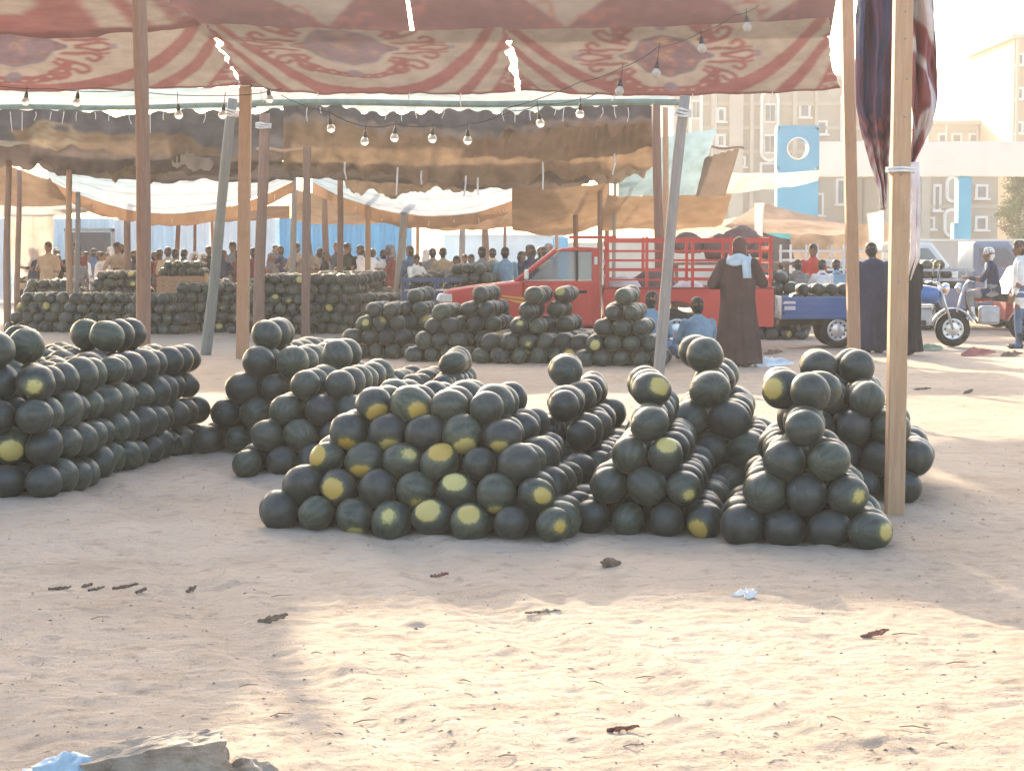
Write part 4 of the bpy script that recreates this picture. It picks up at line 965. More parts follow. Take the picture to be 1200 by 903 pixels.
MB().box((220 / s, .45, at(0, 207, Yg).z / 2), (15 / s, .7, at(0, 207, Yg).z)).build("pillar", M_TURQ, g); MB().box((214 / s, .45, 1.3), (12 / s, .6, 2.6)).build("pillar_foot", M_TURQ, g); MB().box((320 / s, .45, at(0, 207, Yg).z / 2), (20 / s, .7, at(0, 207, Yg).z)).build("pillar", M_TURQ, g)
e = empty("yard_wall", (at(1056, 300, 74).x, 74, 0), 0, "low grey beige yard wall running beneath the gateway", "wall"); MB().box((4.6, .15, .95), (9.2, .3, 1.9)).build("wall", mat("grey_beige_render", (.46, .42, .38), .95, .12, 1.0), e); MB().box((4.6, .15, 1.93), (9.3, .42, .08)).build("coping", M_RAILG, e)
# more low walls seen through the stalls
boxthing("boundary_wall", 664, 1060, 284, 330, 72, .3, mat("grey_beige_render", (.46, .42, .38)), "grey rendered boundary wall running behind the pickup and tents", "wall")
# tree by the pale wall
def leafy_tree(px, ytop, ybot, Y, wpx, lab, seed):
    rr = random.Random(seed); b_ = at(px, 300, Y); b_.z = 0; top = at(px, ytop, Y).z; low = at(px, ybot, Y).z; rad = wpx / ppm(Y) / 2
    e = empty("tree", b_, 0, lab, "tree")
    tk = MB().path([(0, 0, -.2), (.05, 0, top * .3), (-.08, .05, top * .6), (.05, 0, top * .85)], [.20, .16, .11, .04], 8)
    for k in range(9):
        z = top * rr.uniform(.35, .8); a_ = rr.uniform(0, 6.28); tk.path([(0, 0, z), (rad * .4 * math.cos(a_), rad * .4 * math.sin(a_), z + .4), (rad * .75 * math.cos(a_), rad * .75 * math.sin(a_), z + .9)], [.06, .04, .015], 5)
    tk.build("trunk", mat("grey_bark", (.20, .16, .12), .95), e, True)
    V = []; F = []
    for c_ in range(70):
        t = rr.random(); z = low + (top - low) * t; rm = rad * (math.sin(math.pi * (0.15 + 0.8 * t)) ** .7); a_ = rr.uniform(0, 6.28); q = rm * rr.uniform(.3, 1.0)
        cc = Vector((q * math.cos(a_), q * math.sin(a_), z)); cr = rr.uniform(.18, .42)
        for l in range(75):
            dv = Vector((rr.gauss(0, 1), rr.gauss(0, 1), rr.gauss(0, 1))).normalized() * cr * rr.random() ** .4
            p = cc + dv; ax = Vector((rr.gauss(0, 1), rr.gauss(0, 1), rr.gauss(0, .6))).normalized(); sd = ax.orthogonal().normalized() * .035; L_ = rr.uniform(.09, .17)
            n_ = len(V); V += [p - sd * .3, p + ax * L_ * .5 + sd, p + ax * L_, p + ax * L_ * .5 - sd]; F.append((n_, n_ + 1, n_ + 2, n_ + 3))
    mb = MB(); mb.v = [tuple(v) for v in V]; mb.f = F; mb.m = [0] * len(F)
    mb.build("crown", mat("dusty_leaves", (.10, .13, .05), .8, .45, 3.0), e)
leafy_tree(1194, 202, 282, 88, 48, "dusty green tree standing behind the yard wall under the gateway beam", 5)

# ------------------------------------------------------------------ people
M_SKIN = mat("skin", (.20, .105, .065), .6, .12, 12, bmp=.05); M_HAIR = mat("black_hair", (.018, .015, .014), .6, .3, 30)
def capsule(mb, p0, p1, r0, r1, n=12, sq=(1, 1)):
    p0 = Vector(p0); p1 = Vector(p1); d = p1 - p0; L = d.length
    d = d / L if L > 1e-5 else Vector((0, 0, 1)); q = d.to_track_quat('Z', 'Y'); prof = []
    for i in range(5): t = -math.pi / 2 + math.pi / 2 * i / 4; prof.append((r0 * math.cos(t), r0 * math.sin(t)))
    for i in range(5): t = math.pi / 2 * i / 4; prof.append((r1 * math.cos(t), L + r1 * math.sin(t)))
    P = []
    for r, h in prof:
        for i in range(n):
            t = 2 * math.pi * i / n; P.append(p0 + q @ Vector((max(r, 1e-4) * math.cos(t) * sq[0], max(r, 1e-4) * math.sin(t) * sq[1], h)))
    F = [(k * n + i, k * n + (i + 1) % n, (k + 1) * n + (i + 1) % n, (k + 1) * n + i) for k in range(len(prof) - 1) for i in range(n)]
    F += [tuple(range(n - 1, -1, -1)), tuple(range((len(prof) - 1) * n, len(prof) * n))]
    mb.add(P, F)
def loft(mb, rings, n=20):
    P = []
    for (cx, cy, z, rx, ry) in rings:
        for i in range(n): t = 2 * math.pi * i / n; P.append((cx + rx * math.cos(t), cy + ry * math.sin(t), z))
    F = [(k * n + i, k * n + (i + 1) % n, (k + 1) * n + (i + 1) % n, (k + 1) * n + i) for k in range(len(rings) - 1) for i in range(n)]
    F += [tuple(range(n - 1, -1, -1)), tuple(range((len(rings) - 1) * n, len(rings) * n))]
    mb.add(P, F)
def fuse(name, shapes, vox, nmat=4, folds=0.0):
    """shapes: (kind, args, material index); fused into ONE continuous skin, painted by nearest shape"""
    mb = MB(); cen = []
    for kind, args, mi in shapes:
        n0 = len(mb.v); (capsule if kind == 'c' else loft)(mb, *args); cen += [mi] * (len(mb.v) - n0)
    me = bpy.data.meshes.new("tmp"); me.from_pydata(mb.v, [], mb.f)
    o = bpy.data.objects.new("tmp", me); COL.objects.link(o)
    r = o.modifiers.new("r", 'REMESH'); r.mode = 'VOXEL'; r.voxel_size = vox
    sm = o.modifiers.new("s", 'SMOOTH'); sm.iterations = 3; sm.factor = .5
    dg = bpy.context.evaluated_depsgraph_get(); out = bpy.data.meshes.new_from_object(o.evaluated_get(dg)); out.name = name
    bpy.data.objects.remove(o); 
    from mathutils.kdtree import KDTree
    kd = KDTree(len(mb.v))
    for i, v in enumerate(mb.v): kd.insert(Vector(v), i)
    kd.balance()
    if folds:
        for v in out.vertices:
            t = math.atan2(v.co.y, v.co.x); k_ = max(0.0, min(1.0, (1.25 - v.co.z) / 1.0)); w_ = folds * k_ * (math.sin(7 * t + 1.5 * math.sin(v.co.z * 3)) + .6 * math.sin(13 * t + 2 + v.co.z * 2))
            v.co.x += w_ * math.cos(t); v.co.y += w_ * math.sin(t)
    out.materials.clear()
    for k in range(nmat): out.materials.append(M_SKIN)
    mi = [cen[kd.find(p.center)[1]] for p in out.polygons]
    out.polygons.foreach_set("material_index", mi); out.polygons.foreach_set("use_smooth", [True] * len(out.polygons)); out.update(); return out
SK, UP, LO, HR = 0, 1, 2, 3
def head(p, face=(0, 1, 0), hair=True, r=.092, wrap=None):
    """head with brow, nose, chin, ears; p = centre of skull, face = facing direction"""
    p = Vector(p); f = Vector(face).normalized(); s_ = f.cross(Vector((0, 0, 1))).normalized(); u = s_.cross(f)
    S_ = [('c', (p + u * .02, p - u * .05 + f * .012, r, r * .78), SK), ('c', (p - u * .085 + f * .035, p - u * .095 + f * .055, r * .5, r * .38), SK),
          ('c', (p + f * r * .95 - u * .015, p + f * (r + .018) - u * .04, .010, .016), SK), ('c', (p - u * .06 - f * .01, p - u * .2 - f * .02, .056, .06), SK),
          ('c', (p + f * (r * .9) - u * .075 + s_ * .018, p + f * (r * .9) - u * .075 - s_ * .018, .010, .010), SK)]
    for sg in (-1, 1):
        S_ += [('c', (p + s_ * sg * r * .95 - u * .005 - f * .005, p + s_ * sg * r * 1.02 - u * .04 - f * .005, .018, .012), SK), ('c', (p + s_ * sg * .034 + f * r * .88 + u * .012, p + s_ * sg * .036 + f * r * .9 + u * .014, .012, .012), SK)]
    if hair: S_ += [('c', (p + u * .035 - f * .018, p - u * .035 - f * .035, r * 1.03, r * .86), HR), ('c', (p + u * .062 + f * .03, p + u * .05 - f * .02, r * .72, r * .8), HR)]
    if wrap: S_ += [('c', (p + u * .05 + f * .02, p + u * .04 - f * .03, r * 1.05, r * 1.10), HR), ('c', (p + u * .03 - f * .04, p - u * .16 - f * .05, r * .95, r * 1.25), HR)]
    return S_
def hand(p, d, thumb):
    """palm with four unequal curled fingers and a thumb leaving the side"""
    p = Vector(p); d = Vector(d).normalized(); t = Vector(thumb); t = (t - d * t.dot(d)).normalized(); nrm = d.cross(t)
    S_ = [('c', (p, p + d * .06, .030, .034), SK)]
    for k, L in enumerate((.062, .074, .068, .052)):
        b0 = p + d * .075 + t * (.030 - .020 * k); m_ = b0 + d * L * .6 + nrm * .010; S_ += [('c', (b0, m_, .0095, .009), SK), ('c', (m_, m_ + d * L * .35 + nrm * .022, .009, .008), SK)]
    S_ += [('c', (p + d * .02 + t * .03, p + d * .065 + t * .062, .013, .010), SK)]
    return S_
def arm(sh, el, wr, mi, r=(.062, .052, .042), fingers=True, thumb=(0, 0, 1), sleeve=True):
    sh, el, wr = Vector(sh), Vector(el), Vector(wr); d = (wr - el).normalized()
    S_ = [('c', (sh, el, r[0], r[1]), mi), ('c', (el, wr - d * .06 if sleeve else el + d * .05, r[1], r[2]), mi), ('c', (el + d * .06, wr, r[2] * .75, .030), SK)]
    S_ += hand(wr, d, thumb) if fingers else [('c', (wr, wr + d * .10, .036, .026), SK)]
    return S_
def robe(h, lean=0.0, w=.235, hem=.33, mi=UP):
    """ankle-length gallabiya from shoulders to hem, facing +y"""
    sh = h * .815
    R_ = [(0, 0, .05, hem, hem * .72), (0, 0, .10, hem * .98, hem * .72), (0, 0, h * .25, hem * .86, hem * .62), (0, 0, h * .42, w * 1.05, .175), (0, lean * .3, h * .53, w * .98, .165), (0, lean * .6, h * .66, w, .150), (0, lean, sh - .03, w * .92, .125), (0, lean, sh + .03, w * .55, .09), (0, lean, sh + .055, .07, .065)]
    return [('l', (R_,), mi)]
def person(me, loc, rz, mats, lab, group=None, scale=1.0):
    o = link("person", me, None, loc, (0, 0, rz)); o.scale = (scale,) * 3
    for k, m_ in enumerate(mats): o.material_slots[k].link = 'OBJECT'; o.material_slots[k].material = m_
    return tag(o, lab, "person", group)
def cm(n, c, r=.9): return mat("cloth_" + n, c, r, .25, 5.0, bmp=.3, spec=.15)
C_BROWN = cm("brown", (.085, .050, .045)); C_BLUE = cm("sky_blue", (.22, .34, .44)); C_NAVY = cm("navy", (.035, .045, .085)); C_BLACK = cm("black", (.018, .018, .022)); C_WHITE = cm("white", (.70, .69, .66)); C_TAN = cm("tan", (.38, .28, .19)); C_GREY = cm("grey", (.24, .23, .23)); C_RED = cm("red", (.50, .06, .05)); C_DBLUE = cm("denim", (.10, .15, .24)); C_MAROON = cm("maroon", (.20, .055, .05)); C_SCARF = cm("pale_blue_scarf", (.56, .66, .72)); C_YEL = cm("straw", (.55, .46, .28))
LEGS = lambda h, sp=.09, st=0.0: [x for sg in (-1, 1) for x in (('c', ((sg * sp, 0, h * .50), (sg * sp, .02 + st * sg, h * .27), .098, .066), LO), ('c', ((sg * sp, .02 + st * sg, h * .27), (sg * sp, st * sg * 1.4, .07), .062, .048), LO), ('c', ((sg * sp, st * sg * 1.4 - .03, .045), (sg * sp + sg * .02, st * sg * 1.4 + .15, .035), .045, .038), HR))]
def torso(h, lean=0.0): return [('l', ([(0, 0, h * .46, .155, .115), (0, 0, h * .53, .165, .12), (0, lean * .4, h * .63, .165, .12), (0, lean * .8, h * .73, .195, .125), (0, lean, h * .80, .19, .11), (0, lean, h * .835, .10, .08), (0, lean, h * .86, .06, .06)],), UP)]

# the robed man, back to us, arms folded forward
h = 1.74
S_ = robe(h, .02, .245, .34) + head((.02, .05, h - .11), (.1, 1, .05), False, wrap=True)
S_ += [('c', ((-.20, .02, 1.40), (-.34, .02, 1.13), .085, .080), UP), ('c', ((-.34, .02, 1.13), (-.16, .25, 1.12), .078, .06), UP), ('c', ((.20, .02, 1.40), (.33, .03, 1.15), .085, .078), UP), ('c', ((.33, .03, 1.15), (.2, .26, 1.22), .075, .06), UP)]
S_ += hand((-.12, .29, 1.12), (1, .2, 0), (0, 0, 1)) + hand((.16, .30, 1.23), (-1, .2, 0), (0, 0, 1))
S_ += [('c', ((-.12, .05, .05), (-.12, .24, .03), .05, .04), SK), ('c', ((.12, -.02, .05), (.12, .18, .03), .05, .04), SK)]
me_robed = fuse("person_body", S_, .014, folds=.013)
p = gd(864, 430); man = person(me_robed, p, R(-8), (M_SKIN, C_BROWN, C_BROWN, cm('plum_hood', (.13, .065, .06))), "person in long dark brown robe standing with back turned beside the pickup")
sc = MB(); n = 26; rows = []
for k in range(7):
    t = k / 6; rows.append([(.15 * math.cos(a_) * (1 + .35 * t) + .01, .02 + .12 * math.sin(a_) * (1 + .15 * t), 1.525 - .13 * t + .02 * math.sin(3 * a_ + t * 4)) for a_ in np.linspace(math.pi * .95, math.pi * 2.15, n)])
sc.add([q for r_w in rows for q in r_w], [(k * n + i, k * n + i + 1, (k + 1) * n + i + 1, (k + 1) * n + i) for k in range(6) for i in range(n - 1)])
rows = [[(.06 + .022 * i + .02 * k / 6, -.125 - .012 * math.sin(i * 1.4) - .015, 1.46 - .05 * k) for i in range(6)] for k in range(6)]
sc.add([q for r_w in rows for q in r_w], [(k * 6 + i, k * 6 + i + 1, (k + 1) * 6 + i + 1, (k + 1) * 6 + i) for k in range(5) for i in range(5)])
o = sc.build("scarf", C_SCARF, man, True); s_ = o.modifiers.new("t", 'SOLIDIFY'); s_.thickness = .015
# men sitting on the ground
def seated(turn):
    S_ = [('l', ([(0, 0, .03, .20, .17), (0, 0, .12, .22, .18), (0, .02, .28, .19, .15), (0, .05, .45, .205, .14), (0, .08, .58, .19, .12), (0, .09, .635, .11, .085), (0, .09, .66, .06, .06)],), UP)]
    S_ += head((turn * .03, .13, .80), (turn, 1, -.15))
    S_ += [('c', ((sg * .10, .06, .12), (sg * .30, .36, .16), .105, .075), LO) for sg in (-1, 1)] + [('c', ((sg * .30, .36, .16), (-sg * .05, .46, .08), .07, .05), LO) for sg in (-1, 1)] + [('c', ((-sg * .05, .46, .07), (-sg * .18, .50, .05), .045, .035), SK) for sg in (-1, 1)]
    S_ += arm((-.20, .08, .56), (-.27, .16, .32), (-.14, .36, .26), UP, thumb=(0, 0, 1)) + arm((.20, .08, .56), (.27, .17, .32), (.15, .37, .28), UP, thumb=(0, 0, 1))
    return fuse("person_body", S_, .014)
me_seat = seated(-.3); me_seat2 = seated(.5)
person(me_seat, gd(820, 424), R(12), (M_SKIN, C_BLUE, C_DBLUE, M_HAIR), "person in sky blue shirt sitting on the sand with back turned, by the robed man", scale=1.0)
person(me_seat2, gd(760, 418), R(-20), (M_SKIN, C_BLUE, C_DBLUE, M_HAIR), "person in pale blue shirt sitting half hidden behind the leaning grey pole", scale=1.06)
# standing dark figures by the tricycle
h = 1.72; S_ = robe(h, .10, .235, .25) + head((0, .22, h - .14), (0, 1, -.5)) + arm((-.22, .10, 1.36), (-.27, .2, 1.08), (-.16, .42, 1.0), UP) + arm((.22, .10, 1.36), (.28, .2, 1.08), (.16, .42, 1.02), UP) + [('c', ((sg * .1, 0, .05), (sg * .1, .2, .03), .05, .04), HR) for sg in (-1, 1)]
me_bent = fuse("person_body", S_, .016, folds=.010)
person(me_bent, gd(1024, 414), R(6), (M_SKIN, C_NAVY, C_NAVY, M_HAIR), "person in long navy robe bending over the blue tricycle's load")
h = 1.66; S_ = robe(h, .0, .22, .27) + head((0, .02, h - .10), (0, 1, 0), False, wrap=True) + [('c', ((sg * .2, 0, 1.32), (sg * .25, .05, 1.02), .075, .07), UP) for sg in (-1, 1)] + [('c', ((sg * .25, .05, 1.02), (sg * .1, .22, .98), .07, .05), UP) for sg in (-1, 1)] + hand((-.08, .24, .98), (1, .3, 0), (0, 0, 1)) + hand((.08, .24, .98), (-1, .3, 0), (0, 0, 1)) + [('c', ((sg * .09, 0, .05), (sg * .09, .17, .03), .045, .04), HR) for sg in (-1, 1)]
me_veil = fuse("person_body", S_, .016, folds=.012)
person(me_veil, gd(1063, 416), R(30), (M_SKIN, C_BLACK, C_BLACK, C_BLACK), "person in black full length robe and veil standing behind the pale post")
# rider of the red motorcycle, cap and pale shawl; bystander at the edge
S_ = [('l', ([(0, 0, .62, .17, .15), (0, 0, .75, .20, .17), (0, .02, .95, .19, .14), (0, .04, 1.12, .20, .13), (0, .05, 1.22, .17, .11), (0, .05, 1.28, .06, .06)],), UP)] + head((0, .08, 1.42), (0, 1, 0), True) + [('c', ((sg * .12, .05, .70), (sg * .20, .42, .68), .10, .075), LO) for sg in (-1, 1)] + [('c', ((sg * .20, .42, .68), (sg * .20, .36, .28), .07, .05), LO) for sg in (-1, 1)] + [('c', ((sg * .20, .34, .25), (sg * .20, .50, .22), .045, .04), HR) for sg in (-1, 1)]
S_ += arm((-.2, .05, 1.17), (-.27, .2, .95), (-.25, .46, .98), UP, thumb=(1, 0, 0)) + arm((.2, .05, 1.17), (.27, .2, .95), (.25, .46, .98), UP, thumb=(-1, 0, 0))
me_rider = fuse("person_body", S_, .016)
S_ = LEGS(1.72) + torso(1.72) + head((0, .02, 1.62), (0, 1, 0)) + arm((-.21, 0, 1.37), (-.26, .02, 1.10), (-.25, .10, .86), UP) + arm((.21, 0, 1.37), (.26, .02, 1.10), (.25, .10, .86), UP)
me_stand = fuse("person_body", S_, .016)
S_ = LEGS(1.72, st=.08) + torso(1.72, .05) + head((0, .08, 1.60), (.3, 1, -.2)) + arm((-.21, .04, 1.36), (-.28, .15, 1.14), (-.12, .36, 1.12), UP) + arm((.21, .04, 1.36), (.28, .15, 1.12), (.10, .36, 1.05), UP)
me_carry = fuse("person_body", S_, .02)
S_ = robe(1.72) + head((0, .02, 1.62), (0, 1, 0)) + arm((-.21, 0, 1.36), (-.28, .02, 1.1), (-.24, .12, .88), UP, fingers=False) + arm((.21, 0, 1.36), (.28, .05, 1.1), (.16, .28, 1.1), UP, fingers=False)
me_gown = fuse("person_body", S_, .02)
S_ = robe(1.70) + head((0, .02, 1.60), (0, 1, 0), False, wrap=True) + arm((-.21, 0, 1.34), (-.30, .08, 1.12), (-.15, .30, 1.15), UP, fingers=False) + arm((.21, 0, 1.34), (.3, .08, 1.15), (.26, .3, 1.35), UP, fingers=False)
me_gown2 = fuse("person_body", S_, .02)
person(me_stand, gd(1194, 408), R(80), (M_SKIN, C_WHITE, C_DBLUE, M_HAIR), "person in white shirt and blue trousers standing at the road's edge", scale=1.0)
CROWD = [(40, 50, 'g2', C_NAVY), (52, 50.5, 's', C_GREY), (57, 49.5, 'g', C_TAN), (117, 49, 'g', C_WHITE), (123, 49.5, 'c', C_RED), (131, 49, 'g2', C_WHITE), (142, 49.5, 's', C_TAN), (157, 50, 's', C_NAVY), (181, 50, 's', C_DBLUE), (186, 49.5, 'c', C_MAROON),
         (197, 49.5, 'g', C_YEL), (205, 49, 's', C_TAN), (215, 49.5, 'c', C_NAVY), (227, 50, 'g2', C_MAROON), (264, 50, 'c', C_WHITE), (273, 49.5, 's', C_GREY), (279, 49.2, 's', C_MAROON), (297, 49, 'g', C_MAROON), (318, 49.5, 'g2', C_GREY), (329, 52, 's', C_NAVY), (348, 51, 'g', C_TAN), (373, 51, 'g', C_TAN),
         (395, 52, 's', C_NAVY), (409, 50, 'c', C_BLACK), (423, 50, 'g', C_WHITE), (449, 49, 's', C_WHITE), (458, 49, 'g2', C_MAROON), (481, 46, 's', C_DBLUE), (486, 45.5, 'c', C_WHITE), (508, 47, 'c', C_GREY), (519, 46.5, 'g', C_TAN), (535, 42, 'g', C_GREY), (552, 46, 's', C_NAVY), (565, 42.5, 's', C_GREY), (578, 47, 'c', C_YEL), (592, 42, 's', C_BLUE), (608, 43, 'c', C_NAVY), (622, 41, 's', C_NAVY), (640, 47, 'c', C_GREY),
         (100, 52, 's', C_WHITE), (437, 53, 's', C_WHITE), (66, 52, 's', C_MAROON), (245, 52, 's', C_BLACK)]
rq = random.Random(44)
CROWD += [(rq.uniform(20, 650), rq.uniform(46.5, 54), rq.choice(('s', 'c', 'g', 'g2', 'c')), rq.choice((C_NAVY, C_BLACK, C_GREY, C_MAROON, C_DBLUE, C_BLACK, C_TAN))) for _ in range(26)]
KM = {'s': (me_stand, "shirt"), 'c': (me_carry, "shirt, leaning forward"), 'g': (me_gown, "long robe"), 'g2': (me_gown2, "long robe and head cloth")}
for k, (x, Y, kd_, cmat) in enumerate(CROWD):
    m_, ds = KM[kd_]; p = at(x, 300, Y); p.z = 0
    hd = C_WHITE if (kd_ == 'g2' and k % 2) else (C_GREY if kd_ == 'g2' else M_HAIR)
    where = "behind the long melon heaps" if x < 340 else ("in front of the blue fence" if x < 470 else "behind the pickup's bonnet")
    nm_ = cmat.name.replace("cloth_", "").replace("_", " ")
    rz = random.Random(k).uniform(-3.1, 3.1)
    person(m_, p, rz, (M_SKIN, cmat, (C_DBLUE, C_GREY, C_BLACK)[k % 3], hd), "person in %s %s standing %s" % (nm_, ds.split(",")[0], where), "shoppers at the far stalls", random.Random(k).uniform(.84, 1.03))
for (x, Y, cmat, m_, lab) in [(953, 40, C_RED, me_stand, "person in red shirt standing behind the blue tricycle's load"), (937, 37.5, C_GREY, me_carry, "person in grey shirt behind the blue cart's outer corner"), (965, 37, C_WHITE, me_carry, "person in white shirt leaning over melons behind the blue cart"), (982, 37.4, C_BLUE, me_carry, "person in blue shirt stooping behind the blue cart near the orange post")]:
    p = at(x, 300, Y); p.z = -.0; person(m_, p, R(150 if cmat is C_RED else 20), (M_SKIN, cmat, C_DBLUE, M_HAIR), lab, None, .98 if cmat is C_RED else .82)

# ------------------------------------------------------------------ vehicles
def paint(name, c, rough=.32): return mat(name, c, rough, .12, 1.5, bmp=.03, spec=.5, coat=.35)
M_RED = paint("faded_red_paint", (.60, .045, .035), .38); M_REDD = paint("dark_red_paint", (.26, .03, .035), .45); M_BLUEP = paint("blue_paint", (.03, .13, .36), .42); M_GLASS = mat("vehicle_glass", (.70, .76, .76), .04, .08, 1, bmp=0, spec=.6); M_GLASS.node_tree.nodes["Principled BSDF"].inputs["Transmission Weight"].default_value = .85; M_GLASS.node_tree.nodes["Principled BSDF"].inputs["IOR"].default_value = 1.2
M_LAMP = mat("lamp_lens", (.75, .70, .62), .15, .08, 8, bmp=0, spec=.8); M_AMBER = mat("amber_lens", (.70, .28, .04), .2, .1, 8, bmp=0); M_DECAL = mat("orange_decal", (.75, .33, .06), .45, .08, 3, bmp=0); M_WPAINT = paint("white_paint", (.70, .69, .66), .45); M_UNDER = mat("dusty_chassis", (.06, .055, .05), .9)
def wheel(parent, x, y, z, r, w_, rim=M_STEEL, spokes=8, side=-1):
    e = MB().lathe([(r * .62, -w_ / 2), (r * .90, -w_ / 2), (r * .98, -w_ * .38), (r, -w_ * .2), (r, w_ * .2), (r * .98, w_ * .38), (r * .90, w_ / 2), (r * .62, w_ / 2), (r * .62, -w_ / 2)], (0, 0, 0), 'Y', 26).build("wheel", M_BLACK, parent, True, (x, y, z))
    d = side * w_ * .36
    MB().lathe([(r * .63, d), (r * .60, d + side * .02), (r * .50, d + side * .0), (r * .30, d + side * .01), (r * .16, d + side * .02), (r * .0, d + side * .02)], (0, 0, 0), 'Y', 26).build("rim", rim, e, True)
    for k in range(spokes):
        t = 2 * math.pi * k / spokes; MB().lathe([(r * .055, 0), (r * .055, side * .012), (0, side * .012)], (r * .43 * math.cos(t), d + side * .008, r * .43 * math.sin(t)), 'Y', 8).build("rim_hole", M_UNDER, e)
    return e
YT = 32.4; tx = at(513, 400, YT).x
T = empty("pickup_truck", (tx, YT, 0), R(-1.5), "red pickup truck with a slatted cargo rack behind the melon heaps", "pickup")
TW = 1.66
def arch(cx, r, z, n=10): return [(cx + r * math.cos(math.pi - math.pi * i / n), z + r * math.sin(math.pi - math.pi * i / n)) for i in range(n + 1)]
zb = .38
# front body: bonnet, wings (one profile with the wheel arch cut)
prof = [(.03, zb + .04), (.0, .55), (.01, .78), (.07, .90), (.16, .965), (.55, 1.02), (1.18, 1.09), (1.36, 1.10), (1.36, zb)] + list(reversed(arch(.86, .37, zb)))
MB().prism(prof, 0, TW, bev=.05).build("bonnet_and_wings", M_RED, T, bevel=.02)
# cab lower shell behind the door, door, roof, pillars
MB().prism([(1.362, zb), (1.362, 1.10), (2.56, 1.10), (2.56, zb)], .06, TW - .06).build("cab_shell", M_RED, T, bevel=.02)
for side, y0, y1 in ((-1, -.002, .058), (1, TW - .058, TW + .002)):
    d = MB().prism([(1.40, zb + .03), (1.40, 1.06), (2.44, 1.08), (2.44, zb + .03)], y0, y1).build("door", M_RED, T, bevel=.015)
    MB().box((2.28, y0 - .012 if side < 0 else y1 + .012, .93), (.15, .025, .045)).build("handle", M_BLACK, d, bevel=.008)
# greenhouse frame
P_A0, P_A1 = (1.22, 1.10), (1.90, 1.585)
for y in (.10, TW - .10):
    MB().path([(P_A0[0], y, P_A0[1] - .02), (P_A1[0] - .04, y + (.04 if y < 1 else -.04), P_A1[1])], .038, 8).build("windscreen_pillar", M_RED, T, True)
    MB().box((2.50, y, 1.33), (.11, .06, .52)).build("rear_pillar", M_RED, T, bevel=.015)
    MB().box((2.20, y, 1.33), (.035, .04, .50)).build("window_divider", M_BLACK, T)
    yy = y - .012 if y < 1 else y + .012
    gl = MB(); gl.prism([(1.44, 1.10), (1.92, 1.56), (2.45, 1.56), (2.45, 1.10)], yy - .004, yy + .004)
    gl.build("side_window", M_GLASS, T)
ws = MB(); ws.add([(1.24, .14, 1.11), (1.24, TW - .14, 1.11), (1.90, TW - .2, 1.57), (1.90, .2, 1.57)], [(0, 1, 2, 3)]); o = ws.build("windscreen", M_GLASS, T); o.modifiers.new("t", 'SOLIDIFY').thickness = .008
rw = MB().box((2.54, TW / 2, 1.36), (.012, TW - .4, .40)); rw.build("rear_window", M_GLASS, T)
MB().prism([(1.84, 1.565), (1.95, 1.615), (2.2, 1.635), (2.52, 1.62), (2.575, 1.575), (2.4, 1.56)], .09, TW - .09, bev=.03).build("roof", M_RED, T, bevel=.02)
MB().box((2.50, .062, 1.42), (.05, .012, .12)).build("sticker", M_WPAINT, T)
dec = MB(); dec.add([(.78, -.004, .90), (1.36, -.004, .84), (1.38, -.004, .80), (1.05, -.004, .85)], [(0, 1, 2, 3)]); dec.add([(1.02, -.004, .83), (1.36, -.004, .78), (1.38, -.004, .74), (1.24, -.004, .76)], [(0, 1, 2, 3)])
o = dec.build("stripe_decal", M_DECAL, T); o.modifiers.new("t", 'SOLIDIFY').thickness = .002
for y in (.12, TW - .12): 
    MB().lathe([(0, -.03), (.06, -.02), (.10, .01), (.11, .05), (.10, .08)], (0, 0, 0), 'X', 16).build("headlight", M_LAMP, T, True, (.0, y + (.05 if y < 1 else -.05), .80))
    MB().box((.02, y, .62), (.05, .16, .07)).build("indicator", M_AMBER, T, bevel=.01)
sl = MB().box((.13, -.006, .83), (.20, .03, .13)); sl.build("side_lamp", M_LAMP, T, bevel=.03)
MB().box((-.02, TW / 2, .46), (.14, TW - .05, .18)).build("bumper", M_STEEL, T, bevel=.03)
MB().box((-.005, TW / 2, .72), (.03, TW - .6, .16)).build("grille", M_BLACK, T)
mr = MB().path([(1.45, -.02, 1.12), (1.42, -.14, 1.16)], .014, 6).build("mirror", M_BLACK, T, True); MB().box((1.41, -.20, 1.20), (.07, .15, .17)).build("mirror_shell", M_CHROME, mr, bevel=.025)
# cargo bed with wheel arch and pressed ribs
bed = [(2.62, zb), (2.62, .98), (5.30, .98), (5.30, zb), (4.20, zb)] + list(reversed(arch(3.78, .40, zb))) + [(3.36, zb)]
for y0, y1 in ((0, .05), (TW - .05, TW)): 
    o = MB().prism(bed, y0, y1).build("bed_side", M_RED, T, bevel=.01)
    for z in (.52, .66, .80): MB().box((3.0 if z < .8 else 3.96, y0 - .008 if y0 == 0 else y1 + .008, z), (.62 if z < .8 else 2.60, .02, .03)).build("pressed_rib", M_RED, o)
    MB().box((3.96, (y0 + y1) / 2, .992), (2.72, .09, .03)).build("bed_rail", M_REDD, o, bevel=.006)
MB().box((3.96, TW / 2, .55), (2.64, TW - .12, .05)).build("bed_floor", M_UNDER, T); MB().box((2.65, TW / 2, .74), (.05, TW - .12, .44)).build("bed_front", M_RED, T); MB().box((5.27, TW / 2, .74), (.05, TW - .12, .44)).build("tailgate", M_RED, T)
MB().box((2.6, TW / 2, .40), (4.6, .7, .14)).build("chassis", M_UNDER, T)
